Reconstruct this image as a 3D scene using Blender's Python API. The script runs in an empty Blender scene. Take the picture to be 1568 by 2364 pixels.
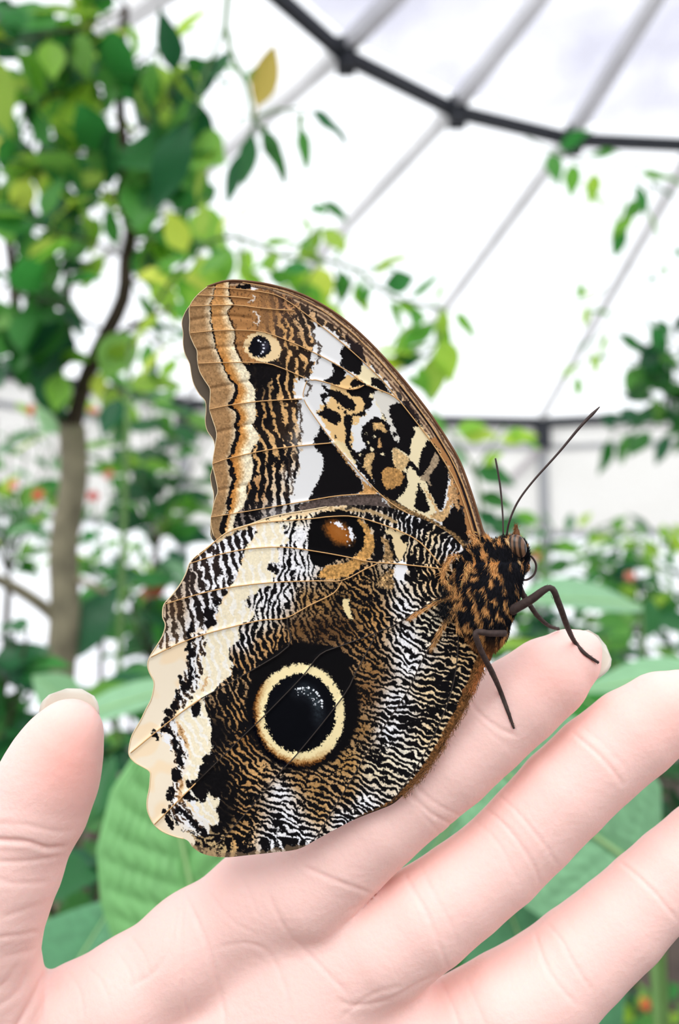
import bpy, bmesh, math, random
import numpy as np
from mathutils import Vector, Matrix
from mathutils.bvhtree import BVHTree

sc = bpy.context.scene
COL = sc.collection

# ---------------------------------------------------------------- camera, sky, sun, exposure
F = 1838.6                                   # focal length in pixels of the 1568 x 2364 frame
PITCH = 0.128                                # the phone looks up a little
CAM = Vector((0, 0, 1.45))
cd = bpy.data.cameras.new('camera'); cam = bpy.data.objects.new('camera', cd); COL.objects.link(cam)
cd.sensor_fit = 'VERTICAL'; cd.sensor_height = 36; cd.lens = 36 * F / 2364
cd.clip_start = .01; cd.clip_end = 200
cd.dof.use_dof = True; cd.dof.focus_distance = .1315; cd.dof.aperture_fstop = cd.lens / 2.1
cam.location = CAM; cam.rotation_euler = (math.pi / 2 + PITCH, 0, 0)
sc.camera = cam

wd = bpy.data.worlds.new('sky'); sc.world = wd; wd.use_nodes = True
wd.node_tree.nodes['Background'].inputs[0].default_value = (.965, .98, 1, 1)
wd.node_tree.nodes['Background'].inputs[1].default_value = 1.25
sl_ = bpy.data.lights.new('sun_offscreen', 'SUN'); sl_.energy = 2.0; sl_.angle = math.radians(50); sl_.color = (1, .98, .95)
so = bpy.data.objects.new('sun_offscreen', sl_); COL.objects.link(so)
so.rotation_euler = Vector((.18, .85, -.95)).to_track_quat('-Z', 'Y').to_euler()      # hazy daylight through the open glass roof above and behind the viewer
sc.view_settings.view_transform = 'Standard'; sc.view_settings.look = 'None'
sc.view_settings.exposure = .35; sc.view_settings.gamma = 1; sc.view_settings.use_curve_mapping = False

# ---------------------------------------------------------------- helpers
_c, _s = math.cos(PITCH), math.sin(PITCH)
def at(px, py, d):
    """point seen at pixel px, py of the frame, d metres in front of the lens"""
    x = (px - 784) / F * d; u = (1182 - py) / F * d
    return Vector((x, d * _c - u * _s, 1.45 + d * _s + u * _c))
CM = Matrix(((1, 0, 0, 0), (0, -_s, -_c, 0), (0, _c, -_s, 1.45), (0, 0, 0, 1)))     # camera axes (x right, y up, z back) to world
RNG = random.Random(11)

def lin(c): return tuple((v / 12.92 if v <= .04045 else ((v + .055) / 1.055) ** 2.4) for v in [k / 255 for k in c])
def mat(name, rgb, rough=.6, vary=.0, scale=40, trans=0., spec=.4, sss=0., attr=None, rand=0., bump=0., bscale=80, metal=0.):
    m = bpy.data.materials.new(name); m.use_nodes = True; nt = m.node_tree; N = nt.nodes; L = nt.links
    b = N['Principled BSDF']; out = N['Material Output']
    b.inputs['Roughness'].default_value = rough; b.inputs['Specular IOR Level'].default_value = spec; b.inputs['Metallic'].default_value = metal
    col = None
    if attr:
        a = N.new('ShaderNodeAttribute'); a.attribute_name = attr; col = a.outputs['Color']
    else:
        r = N.new('ShaderNodeRGB'); r.outputs[0].default_value = (*lin(rgb), 1); col = r.outputs[0]
    if vary or rand:
        hs = N.new('ShaderNodeHueSaturation'); L.new(col, hs.inputs['Color'])
        if vary:
            tc = N.new('ShaderNodeTexCoord'); nz = N.new('ShaderNodeTexNoise'); nz.inputs['Scale'].default_value = scale; nz.inputs['Detail'].default_value = 4
            L.new(tc.outputs['Object'], nz.inputs['Vector'])
            mr = N.new('ShaderNodeMapRange'); mr.inputs['From Min'].default_value = .3; mr.inputs['From Max'].default_value = .7
            mr.inputs['To Min'].default_value = 1 - vary; mr.inputs['To Max'].default_value = 1 + vary
            L.new(nz.outputs['Fac'], mr.inputs['Value']); L.new(mr.outputs[0], hs.inputs['Value'])
        if rand:
            oi = N.new('ShaderNodeObjectInfo'); mr2 = N.new('ShaderNodeMapRange'); mr2.inputs['To Min'].default_value = .5 - .035 * rand; mr2.inputs['To Max'].default_value = .5 + .035 * rand
            L.new(oi.outputs['Random'], mr2.inputs['Value']); L.new(mr2.outputs[0], hs.inputs['Hue'])
            if not vary:
                mr3 = N.new('ShaderNodeMapRange'); mr3.inputs['To Min'].default_value = 1 + .3 * rand; mr3.inputs['To Max'].default_value = 1 - .3 * rand
                L.new(oi.outputs['Random'], mr3.inputs['Value']); L.new(mr3.outputs[0], hs.inputs['Value'])
        col = hs.outputs[0]
    L.new(col, b.inputs['Base Color'])
    if sss:
        b.inputs['Subsurface Weight'].default_value = sss; b.inputs['Subsurface Scale'].default_value = .004; b.inputs['Subsurface Radius'].default_value = (1, .35, .22)
    if bump:
        tc2 = N.new('ShaderNodeTexCoord'); n2 = N.new('ShaderNodeTexNoise'); n2.inputs['Scale'].default_value = bscale; n2.inputs['Detail'].default_value = 5
        L.new(tc2.outputs['Object'], n2.inputs['Vector']); bp = N.new('ShaderNodeBump'); bp.inputs['Strength'].default_value = bump; bp.inputs['Distance'].default_value = .002
        L.new(n2.outputs['Fac'], bp.inputs['Height']); L.new(bp.outputs[0], b.inputs['Normal'])
    if trans:
        t = N.new('ShaderNodeBsdfTranslucent'); mx = N.new('ShaderNodeMixShader'); mx.inputs[0].default_value = trans
        L.new(col, t.inputs['Color']); L.new(b.outputs[0], mx.inputs[1]); L.new(t.outputs[0], mx.inputs[2]); L.new(mx.outputs[0], out.inputs['Surface'])
    return m
def pane_mat(name, rgb, body, mottle):
    """greenhouse glazing: lets most light through, scatters the rest"""
    m = bpy.data.materials.new(name); m.use_nodes = True; nt = m.node_tree; N = nt.nodes; L = nt.links; N.remove(N['Principled BSDF'])
    tr = N.new('ShaderNodeBsdfTransparent'); tr.inputs[0].default_value = (.985, .99, 1, 1)
    df = N.new('ShaderNodeBsdfDiffuse'); df.inputs[0].default_value = (*lin(rgb), 1); tl = N.new('ShaderNodeBsdfTranslucent'); tl.inputs[0].default_value = (*lin(rgb), 1)
    a = N.new('ShaderNodeMixShader'); a.inputs[0].default_value = .6; L.new(df.outputs[0], a.inputs[1]); L.new(tl.outputs[0], a.inputs[2])
    tc = N.new('ShaderNodeTexCoord'); nz = N.new('ShaderNodeTexNoise'); nz.inputs['Scale'].default_value = 1.6; nz.inputs['Detail'].default_value = 5; L.new(tc.outputs['Object'], nz.inputs['Vector'])
    mr = N.new('ShaderNodeMapRange'); mr.inputs['From Min'].default_value = .35; mr.inputs['From Max'].default_value = .7; mr.inputs['To Min'].default_value = max(body - mottle, 0); mr.inputs['To Max'].default_value = body + mottle
    L.new(nz.outputs['Fac'], mr.inputs['Value'])
    mx = N.new('ShaderNodeMixShader'); L.new(mr.outputs[0], mx.inputs[0]); L.new(tr.outputs[0], mx.inputs[1]); L.new(a.outputs[0], mx.inputs[2]); L.new(mx.outputs[0], N['Material Output'].inputs['Surface'])
    return m

def link(name, me, m=None, parent=None):
    o = bpy.data.objects.new(name, me); COL.objects.link(o)
    if m and me: me.materials.clear(); me.materials.append(m)
    if parent: o.parent = parent
    return o
def empty(name, loc=(0, 0, 0)):
    o = bpy.data.objects.new(name, None); o.empty_display_size = .01; COL.objects.link(o); o.location = loc; return o
def tag(o, label=None, cat=None, group=None, kind=None):
    if label: o['label'] = label
    if cat: o['category'] = cat
    if group: o['group'] = group
    if kind: o['kind'] = kind
    return o
def mesh(name, v, f, smooth=True):
    me = bpy.data.meshes.new(name); me.from_pydata([tuple(p) for p in v], [], f); me.update()
    if smooth: me.polygons.foreach_set('use_smooth', [True] * len(me.polygons))
    return me
def npmesh(name, v, quads, smooth=True):
    me = bpy.data.meshes.new(name); v = np.asarray(v, np.float32); q = np.asarray(quads, np.int32); k = q.shape[1]
    me.vertices.add(len(v)); me.vertices.foreach_set('co', v.ravel()); me.loops.add(q.size); me.loops.foreach_set('vertex_index', q.ravel())
    me.polygons.add(len(q)); me.polygons.foreach_set('loop_start', np.arange(len(q), dtype=np.int32) * k)
    me.update(calc_edges=True); me.validate()
    if smooth: me.polygons.foreach_set('use_smooth', np.ones(len(me.polygons), bool))
    return me
def paintmesh(me, rgb):
    a = me.color_attributes.new('tint', 'FLOAT_COLOR', 'POINT'); n = len(me.vertices)
    c = np.ones((n, 4), np.float32); s = np.clip(rgb, 0, 1); c[:, :3] = np.where(s <= .04045, s / 12.92, ((s + .055) / 1.055) ** 2.4)
    a.data.foreach_set('color', c.ravel())
def tube(name, pts, rad, seg=8, sub=4, cap=True):
    """smooth tube through points"""
    P = [Vector(p) for p in pts]; n = len(P); C = []; R = []
    rad = rad if isinstance(rad, (list, tuple)) else [rad] * n
    for i in range(n - 1):
        a, b, c, d = P[max(i - 1, 0)], P[i], P[i + 1], P[min(i + 2, n - 1)]
        for k in range(sub):
            t = k / sub; C.append(.5 * (2 * b + (c - a) * t + (2 * a - 5 * b + 4 * c - d) * t * t + (3 * b - 3 * c + d - a) * t ** 3)); R.append(rad[i] + (rad[i + 1] - rad[i]) * t)
    C.append(P[-1]); R.append(rad[-1]); v = []; f = []
    up = None
    for i, p in enumerate(C):
        t = (C[min(i + 1, len(C) - 1)] - C[max(i - 1, 0)]).normalized()
        if up is None: up = t.orthogonal().normalized()
        up = (up - t * up.dot(t)).normalized(); w = t.cross(up)
        for k in range(seg):
            a = 2 * math.pi * k / seg; v.append(p + (up * math.cos(a) + w * math.sin(a)) * R[i])
    for i in range(len(C) - 1):
        for k in range(seg): f.append((i * seg + k, i * seg + (k + 1) % seg, (i + 1) * seg + (k + 1) % seg, (i + 1) * seg + k))
    if cap: f.append(tuple(range(seg))[::-1]); f.append(tuple((len(C) - 1) * seg + k for k in range(seg)))
    return mesh(name, v, f)
def bar(name, a, b, w, h, up=Vector((0, 0, 1))):
    a, b = Vector(a), Vector(b); t = (b - a).normalized(); s = t.cross(up).normalized(); u = s.cross(t)
    v = [q + s * i * w / 2 + u * j * h / 2 for q in (a, b) for i, j in ((-1, -1), (1, -1), (1, 1), (-1, 1))]
    return mesh(name, v, [(0, 1, 2, 3), (7, 6, 5, 4), (0, 4, 5, 1), (1, 5, 6, 2), (2, 6, 7, 3), (3, 7, 4, 0)], False)
def slab(name, pts, th):
    """thin plate with thickness th"""
    P = [Vector(p) for p in pts]; n = (P[1] - P[0]).cross(P[2] - P[0]).normalized() * th; k = len(P)
    return mesh(name, P + [p + n for p in P], [tuple(range(k))[::-1], tuple(range(k, 2 * k))] + [(i, (i + 1) % k, k + (i + 1) % k, k + i) for i in range(k)], False)
# ---------------------------------------------------------------- the glasshouse: round house with a low cone roof
NS = 23; CX, CY, RE, RR = 1.79, 1.466, 7.14, 2.56; ZE, ZR, ZA = 1.45 + 2.1, 1.45 + 2.515, 1.45 + 3.08; ZB = 1.45 + .86
M_dark = mat('dark_painted_steel', (24, 29, 38), .5); M_bar = mat('white_plastic_glazing_bar', (244, 244, 244), .45, .06, 8, trans=.45); M_bar2 = mat('weathered_grey_bar', (168, 162, 164), .6, .15, 12)
M_rail = mat('grey_rail', (150, 152, 155), .5); M_pane = pane_mat('clear_glazing', (244, 246, 250), .10, .06); M_pane2 = pane_mat('clouded_glazing', (224, 224, 235), .50, .28); M_frost = pane_mat('cream_frosted_panel', (232, 231, 227), .80, .05)
M_soil = mat('dark_planting_soil', (74, 62, 54), .95, .35, 6, bump=.6, bscale=30); M_kerb = mat('concrete_plinth', (150, 148, 142), .9, .1, 10)
def ringpt(k, r, z): a = math.radians(86.5) + 2 * math.pi * k / NS; return Vector((CX + r * math.cos(a), CY + r * math.sin(a), z))
floor = link('floor', mesh('floor', [ringpt(k, RE + .3, 0) for k in range(NS)] + [ringpt(k, RE + .3, -.12) for k in range(NS)], [tuple(range(NS)), tuple(range(NS, 2 * NS))[::-1]] + [(k, NS + k, NS + (k + 1) % NS, (k + 1) % NS) for k in range(NS)], False), M_soil)
tag(floor, 'dark planting soil covering the glasshouse floor', kind='structure')
roof = empty('ceiling', (CX, CY, ZE)); tag(roof, 'low conical glass roof with dark ring beam and pale rafters', kind='structure')
wall = empty('wall_outer', (CX, CY, 0)); tag(wall, 'round glazed wall of posts, rails and frosted panels', kind='structure')
def part(name, me, m, parent):
    o = link(name, me, m); o.parent = parent; o.matrix_parent_inverse = Matrix.Translation(-Vector(parent.location)); return o
for k in range(NS):
    e0, e1, r0, r1, ap = ringpt(k, RE, ZE), ringpt(k + 1, RE, ZE), ringpt(k, RR, ZR), ringpt(k + 1, RR, ZR), Vector((CX, CY, ZA))
    dz = Vector((0, 0, .05))
    part('rafter', bar('rafter', e0 + dz, r0 + dz, .075, .06), M_bar, roof); part('rafter', bar('rafter_upper', r0 + dz, ap + (r0 - ap) * .02 + dz, .055, .08), M_bar, roof)
    part('ring_beam', bar('ring_beam', r0 - (r1 - r0) * .015, r1 + (r1 - r0) * .015, .05, .055), M_dark, roof); part('bracket', bar('bracket', r0 - Vector((0, 0, .07)), r0 + Vector((0, 0, .07)), .085, .085, Vector((1, 0, 0))), M_dark, roof)
    part('pane', slab('pane', [e0 + dz * 2, e1 + dz * 2, r1 + dz * 2, r0 + dz * 2], .006), M_pane, roof); part('pane', slab('pane_upper', [r0 + dz * 2, r1 + dz * 2, ap + dz * 2], .006), M_pane2, roof)
    # wall bay
    part('eave_beam', bar('eave_beam', e0 - (e1 - e0) * .01, e1 + (e1 - e0) * .01, .1, .1), M_dark, wall)
    b0 = Vector((e0.x, e0.y, 0)); b1 = Vector((e1.x, e1.y, 0)); inn = (Vector((CX, CY, 0)) - b0).normalized()
    part('post', bar('post', b0, e0 - Vector((0, 0, .05)), .1, .1, Vector((1, 0, 0))), M_rail, wall)
    part('post_head', bar('post_head', e0 + inn * .02 - Vector((0, 0, .30)), e0 + inn * .02, .17, .15, Vector((1, 0, 0))), M_dark, wall)
    part('brace', bar('brace', e0 - Vector((0, 0, .28)) + inn * .05, e0 - Vector((0, 0, .75)) + inn * .05 + (e1 - e0).normalized() * .48, .06, .06), M_bar2, wall)
    zt = ZE - .28
    part('rail', bar('rail', b0 + Vector((0, 0, zt)), b1 + Vector((0, 0, zt)), .05, .05), M_rail, wall); part('rail', bar('rail_mid', b0 + Vector((0, 0, ZB)), b1 + Vector((0, 0, ZB)), .05, .06), M_rail, wall); part('plinth', bar('plinth', b0 + Vector((0, 0, .2)), b1 + Vector((0, 0, .2)), .16, .4), M_kerb, wall)
    V = lambda p, z: Vector((p.x, p.y, z))
    part('pane', slab('top_light', [V(b0, zt), V(b1, zt), V(b1, ZE), V(b0, ZE)], .005), M_frost, wall); part('pane', slab('frosted_panel', [V(b0, ZB), V(b1, ZB), V(b1, zt), V(b0, zt)], .006), M_frost, wall); part('pane', slab('low_pane', [V(b0, .4), V(b1, .4), V(b1, ZB), V(b0, ZB)], .006), M_pane, wall)
gnd = link('ground', mesh('ground', [(x, y, -.13) for x, y in ((-60, -60), (60, -60), (60, 60), (-60, 60))] + [(x, y, -.4) for x, y in ((-60, -60), (60, -60), (60, 60), (-60, 60))], [(0, 1, 2, 3), (7, 6, 5, 4), (0, 4, 5, 1), (1, 5, 6, 2), (2, 6, 7, 3), (3, 7, 4, 0)], False), mat('pale_gravel', (214, 214, 218), .9, .08, 3))
tag(gnd, 'pale ground outside the glasshouse', kind='structure')
# ---------------------------------------------------------------- wing scale pattern (computed, one colour per wing-mesh vertex)
X0, Y0, CW, CH = 285, 635, 880, 1355            # part of the photograph the wings cover
rs = np.random.RandomState(7)
GX, GY = np.meshgrid(np.arange(CW, dtype=np.float32) + X0, np.arange(CH, dtype=np.float32) + Y0)

def fblur(a, s):
    fy = np.fft.fftfreq(a.shape[0])[:, None]; fx = np.fft.rfftfreq(a.shape[1])[None]
    return np.fft.irfft2(np.fft.rfft2(a) * np.exp(-2 * (np.pi * s) ** 2 * (fx ** 2 + fy ** 2)), s=a.shape).astype(np.float32)
def unit(a): return (a - a.mean()) / (a.std() + 1e-9)
def vnoise(s, seed=None):
    r = rs if seed is None else np.random.RandomState(seed)
    return unit(fblur(r.randn(CH, CW).astype(np.float32), s))
N1, N2, N3, N6, N14 = vnoise(.8), vnoise(1.6), vnoise(3.2), vnoise(6), vnoise(14)
SPK = unit(.75 * N1 + .65 * N2)
WXs = GX + 1.1 * N1 + 1.0 * vnoise(2.2); WYs = GY + 1.1 * vnoise(.8) + 1.0 * vnoise(2.2)     # scale-ragged coordinates
WXr = WXs + 2.2 * vnoise(4); WYr = WYs + 2.2 * vnoise(4)

def spline(pts, closed=True, n=5):
    p = np.asarray(pts, float); out = []
    m = len(p)
    for i in range(m if closed else m - 1):
        a, b, c, d = (p[(i - 1) % m], p[i], p[(i + 1) % m], p[(i + 2) % m]) if closed else (p[max(i - 1, 0)], p[i], p[i + 1], p[min(i + 2, m - 1)])
        for t in np.arange(n) / n:
            out.append(.5 * (2 * b + (c - a) * t + (2 * a - 5 * b + 4 * c - d) * t * t + (3 * b - 3 * c + d - a) * t ** 3))
    if not closed: out.append(p[-1])
    return np.array(out)
def inside(poly, X, Y):
    r = np.zeros(X.shape, bool); n = len(poly)
    for i in range(n):
        (x1, y1), (x2, y2) = poly[i], poly[(i + 1) % n]
        if y1 == y2: continue
        c = (y1 > Y) != (y2 > Y)
        r ^= c & (X < (x2 - x1) * (Y - y1) / (y2 - y1) + x1)
    return r
def box(pts, pad=14):
    p = np.asarray(pts)
    return (slice(int(max(p[:, 1].min() - pad - Y0, 0)), int(min(p[:, 1].max() + pad - Y0, CH))),
            slice(int(max(p[:, 0].min() - pad - X0, 0)), int(min(p[:, 0].max() + pad - X0, CW))))
def segdist(pts, X, Y):
    d = np.full(X.shape, 1e9, np.float32); tt = np.zeros(X.shape, np.float32); n = len(pts) - 1
    for i in range(n):
        ax, ay = pts[i]; bx, by = pts[i + 1]
        dx, dy = bx - ax, by - ay; L = dx * dx + dy * dy + 1e-9
        t = np.clip(((X - ax) * dx + (Y - ay) * dy) / L, 0, 1)
        q = (X - ax - t * dx) ** 2 + (Y - ay - t * dy) ** 2
        m = q < d; d[m] = q[m]; tt[m] = (i + t[m]) / n
    return np.sqrt(d), tt
class Canvas:
    def __init__(s, col): s.c = np.empty((CH, CW, 3), np.float32); s.c[:] = np.array(col, np.float32)
    def lay(s, m, col, sl=None):
        t = s.c if sl is None else s.c[sl]
        m = m.astype(np.float32)[..., None]
        t[:] = t * (1 - m) + np.asarray(col, np.float32) * m
    def poly(s, pts, col, rag=1, n=4, a=1., var=0, edge=None):
        sl = box(pts); P = spline(pts, True, n) if n else np.asarray(pts, float)
        X, Y = ((GX, GY), (WXs, WYs), (WXr, WYr))[rag]
        m = inside(P, X[sl], Y[sl]) * a
        col = np.asarray(col, np.float32)
        if var: col = col * (1 + var * SPK[sl])[..., None]
        s.lay(m, col, sl)
    def line(s, pts, w, col, rag=1, a=1., n=4, w2=None):
        sl = box(pts, 24); P = spline(pts, False, n) if n else np.asarray(pts, float)
        X, Y = ((GX, GY), (WXs, WYs), (WXr, WYr))[rag]
        d, t = segdist(P, X[sl], Y[sl])
        ww = w if w2 is None else w + (w2 - w) * t
        s.lay(np.clip(ww / 2 - d + .5, 0, 1) * a, col, sl)
    def dab(s, x, y, rx, ry, rot, col, rag=1, soft=0, a=1.):
        R = max(rx, ry) + 4; sl = box([(x - R, y - R), (x + R, y + R)])
        X, Y = ((GX, GY), (WXs, WYs), (WXr, WYr))[rag]
        c, q = math.cos(rot), math.sin(rot)
        u = ((X[sl] - x) * c + (Y[sl] - y) * q) / rx; v = (-(X[sl] - x) * q + (Y[sl] - y) * c) / ry
        r = np.sqrt(u * u + v * v)
        s.lay((np.clip((1 - r) / soft, 0, 1) if soft else r < 1) * a, col, sl)
def idw(pts, vals, p=2.6, eps=200.):
    vals = np.asarray(vals, np.float32); gx, gy = GX[::5, ::5], GY[::5, ::5]
    num = np.zeros(gx.shape + (vals.shape[1],), np.float32); den = np.zeros(gx.shape, np.float32)
    for (x, y), v in zip(pts, vals):
        w = ((gx - x) ** 2 + (gy - y) ** 2 + eps) ** (-p / 2) * 1e4
        num += w[..., None] * v; den += w
    g = num / den[..., None]
    iy = (np.arange(CH) // 5); ix = (np.arange(CW) // 5)
    g = g[iy][:, ix]
    for k in range(g.shape[2]): g[..., k] = fblur(g[..., k], 4)
    return g
def stripes(cx, cy, lam, seed, its=4):
    n = np.random.RandomState(seed).randn(CH, CW).astype(np.float32)
    fy = np.fft.fftfreq(CH)[:, None]; fx = np.fft.rfftfreq(CW)[None]; fr = np.sqrt(fx ** 2 + fy ** 2)
    bp = np.exp(-((fr - 1 / lam) / (.30 / lam)) ** 2)
    for it in range(its):
        acc = n.copy()
        for sgn in (-1, 1):
            px, py = GX - X0, GY - Y0
            for k in range(6 if it else 9):
                ix = np.clip(px + .5, 0, CW - 1).astype(np.int32); iy = np.clip(py + .5, 0, CH - 1).astype(np.int32)
                px = px + sgn * cx[iy, ix] * lam / 6; py = py + sgn * cy[iy, ix] * lam / 6
                acc += n[np.clip(py + .5, 0, CH - 1).astype(np.int32), np.clip(px + .5, 0, CW - 1).astype(np.int32)]
        n = unit(np.fft.irfft2(np.fft.rfft2(acc) * bp, s=n.shape).astype(np.float32))
        n = np.tanh(1.4 * n) if it < its - 1 else n
    return n

ORI = [  # where, stripe direction
 (500, 750, .1, 1), (670, 780, .25, 1), (640, 900, .1, 1), (640, 1000, .2, 1), (620, 1130, -.1, 1), (700, 720, .3, 1),
 (560, 1250, .25, 1), (480, 1290, .3, 1), (430, 1390, .15, 1), (400, 1480, .3, 1), (640, 1230, -.3, 1), (650, 1330, -.1, 1), (610, 1420, -.3, 1),
 (590, 1500, .35, 1), (550, 1650, .4, 1), (450, 1450, .2, 1), (460, 1550, .3, 1), (420, 1680, .5, 1), (430, 1800, .5, 1), (560, 1790, .8, 1), (590, 1880, 1, .6),
 (660, 1860, 1, .45), (660, 1920, 1, .3), (470, 1900, 1, .9), (500, 1950, 1, .5), (720, 1850, 1, .4), (790, 1830, 1, .35), (830, 1860, 1, .35), (880, 1780, 1, .4), (850, 1570, .8, .7),
 (900, 1650, 1, .45), (960, 1680, 1, .3), (990, 1560, 1, .28), (1060, 1600, 1, .3), (1090, 1480, 1, .15), (1017, 1474, 1, .25), (970, 1417, .9, .65),
 (930, 1410, .55, 1), (980, 1340, .35, 1), (1010, 1340, .3, 1), (960, 1210, -.35, 1), (1010, 1240, -.5, 1), (1040, 1260, -.6, 1), (889, 1417, .5, .8),
 (841, 1436, .8, .6), (760, 1440, .4, .9), (930, 1500, .5, 1), (700, 1420, .2, 1), (720, 1780, .7, .7)]
_v = []
for x, y, a, b in ORI:
    t = 2 * math.atan2(b, a); _v.append((math.cos(t), math.sin(t)))
_o = idw([o[:2] for o in ORI], _v)
_t = .5 * np.arctan2(_o[..., 1], _o[..., 0]) + .12 * N14 + .10 * N6
_cx, _cy = np.cos(_t), np.sin(_t)
R13 = stripes(_cx, _cy, 13.5, 3); R19 = stripes(_cx, _cy, 20., 5)
def warped(R, veins):
    sx = 1.3 * vnoise(3.6) + 2.6 * vnoise(7) + .6 * N1; sy = 1.4 * vnoise(3.6) + 2.6 * vnoise(7) + .6 * N2
    for i, v in enumerate(veins):
        q = np.array(list(v) + [(1300, v[-1][1]), (1300, 2200), (v[0][0], 2200)], float)
        s = inside(q, GX, GY); sx = sx + s * (3 + 5 * (i % 2)); sy = sy + s * (6.5 + 2 * (i % 3))
    ix = np.clip(GX - X0 + sx, 0, CW - 1).astype(np.int32); iy = np.clip(GY - Y0 + sy, 0, CH - 1).astype(np.int32)
    return R[iy, ix] + .30 * vnoise(7) + .14 * vnoise(3.5)

BLK = np.array((17, 15, 17)) / 255.; CRM = np.array((232, 217, 178)) / 255.; TAN = np.array((205, 160, 100)) / 255.
WHT = np.array((226, 226, 226)) / 255.; BRN = np.array((150, 104, 60)) / 255.
def C8(*c): return np.array(c, np.float32) / 255.
def ripple(cv, ctl):
    """ctl: x, y, line colour, base colour, light share, speckle, use of the wide ripple"""
    P = [c[:2] for c in ctl]
    F = idw(P, [list(c[2]) + list(c[3]) + [c[4], c[5], c[6]] for c in ctl], p=3.2, eps=120.)
    lin, bas, cov, spk, wide = F[..., 0:3] / 255, F[..., 3:6] / 255, F[..., 6], F[..., 7], F[..., 8]
    f = np.where(wide > .5, R19, R13) + .20 * SPK + spk * 1.15 * SPK
    th = 1.75 * (1 - 2 * np.clip(cov, 0, 1)) * (.78)
    m = np.clip((f - th) / .30 + .5, 0, 1)
    cv.c[:] = bas * (1 + .10 * SPK[..., None])
    cv.lay(m, lin * (1 + .06 * SPK[..., None]))

# ---- outlines, wing by wing
FW_OUT = [(1127, 1272), (1108, 1200), (1086, 1130), (1062, 1066), (1040, 1027), (1000, 965), (950, 899), (900, 840), (850, 787), (800, 742), (750, 707), (700, 681), (650, 664), (600, 653), (550, 648), (515, 650), (479, 662), (456, 681), (438, 707), (438, 740), (438, 770), (448, 796), (455, 810), (456, 832), (461, 857), (474, 880), (485, 898), (485, 921), (484, 945), (491, 969), (500, 999), (497, 1029), (491, 1070), (497, 1101), (503, 1133), (497, 1152), (489, 1187), (487, 1210), (494, 1238), (530, 1262), (620, 1262), (760, 1262), (900, 1290), (1060, 1330)]
FAR_OUT = [(1120, 1272), (1100, 1200), (1079, 1130), (1055, 1066), (1033, 1029), (993, 969), (943, 905), (893, 846), (843, 793), (790, 748), (740, 714), (690, 689), (640, 672), (590, 661), (540, 656), (500, 662), (462, 680), (437, 707), (425, 727), (420, 746), (423, 769), (423, 796), (428, 819), (438, 840), (442, 865), (448, 888), (461, 911), (474, 926), (476, 949), (474, 972), (479, 995), (494, 1018), (496, 1050), (490, 1084), (486, 1101), (489, 1121), (494, 1143), (491, 1180), (486, 1215), (490, 1244), (530, 1270), (620, 1270), (760, 1270), (900, 1290), (1060, 1330)]
HW_OUT = [(1083, 1300), (1076, 1283), (1064, 1257), (1033, 1229), (994, 1206), (946, 1187), (905, 1173), (857, 1167), (803, 1166), (755, 1170), (698, 1180), (650, 1188), (616, 1196), (578, 1210), (538, 1222), (518, 1233), (498, 1249), (478, 1265), (452, 1285), (438, 1301), (429, 1325), (415, 1351), (395, 1377), (380, 1394), (376, 1408), (376, 1426), (382, 1443), (375, 1469), (360, 1494), (346, 1517), (341, 1535), (345, 1552), (355, 1572), (355, 1589), (349, 1615), (337, 1638), (323, 1667), (305, 1698), (298, 1728), (299, 1745), (312, 1760), (329, 1770), (346, 1781), (347, 1797), (345, 1820), (340, 1846), (340, 1866), (345, 1883), (356, 1903), (375, 1919), (401, 1930), (424, 1936), (436, 1943), (444, 1955), (464, 1969), (492, 1977), (527, 1979), (567, 1975), (624, 1969), (676, 1963), (701, 1955), (731, 1938), (777, 1913), (823, 1890), (877, 1869), (907, 1856), (930, 1837), (961, 1806), (988, 1775), (1018, 1733), (1041, 1691), (1068, 1649), (1087, 1607), (1106, 1565), (1125, 1523), (1132, 1490), (1120, 1420), (1100, 1350)]
LA = [(496, 662), (494, 684), (484, 707), (488, 732), (491, 763), (496, 796), (507, 822), (515, 839), (519, 857), (530, 875), (542, 888), (548, 903), (539, 926), (533, 937), (546, 951), (553, 964), (547, 980), (546, 1006), (539, 1038), (530, 1061), (536, 1087), (537, 1107), (532, 1130), (529, 1158), (529, 1175), (517, 1198), (513, 1224), (520, 1262)]
LB = [(530, 660), (530, 686), (539, 702), (525, 722), (533, 742), (543, 763), (542, 796), (553, 824), (563, 842), (576, 862), (576, 880), (591, 901), (589, 921), (591, 952), (590, 967), (582, 980), (597, 1003), (599, 1010), (593, 1023), (579, 1041), (585, 1072), (582, 1101), (568, 1124), (570, 1153), (559, 1173), (545, 1187), (539, 1213), (535, 1262)]
FWV = [  # fore wing veins
 [(441, 707), (538, 704), (617, 713), (680, 717)], [(441, 769), (502, 763), (578, 763), (630, 773), (719, 811), (800, 855), (844, 887), (901, 910), (924, 927)],
 [(459, 839), (515, 837), (578, 837), (630, 842), (711, 875), (729, 877), (760, 885), (798, 898), (825, 897), (844, 887)],
 [(484, 945), (533, 935), (604, 926), (698, 921)], [(711, 875), (704, 893), (701, 920), (725, 960), (771, 1022), (820, 1080), (875, 1138), (920, 1173), (980, 1205), (1040, 1240)],
 [(491, 1071), (536, 1056), (642, 1035), (771, 1022)], [(487, 1194), (585, 1178), (700, 1158), (786, 1144), (872, 1140)],
 [(479, 663), (535, 666), (604, 674), (655, 689), (732, 745), (800, 800), (880, 875), (950, 960), (1010, 1040), (1060, 1130), (1100, 1255)], [(456, 681), (522, 684), (578, 689)],
 [(560, 652), (640, 668), (720, 702), (800, 757), (870, 825), (950, 920), (1020, 1020), (1070, 1120), (1112, 1255)]]
FWF = [[(438, 740), (517, 730), (578, 735)], [(455, 810), (538, 800), (576, 801)], [(485, 898), (573, 881)], [(500, 999), (580, 979)], [(503, 1133), (570, 1121)]]     # folds
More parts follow.
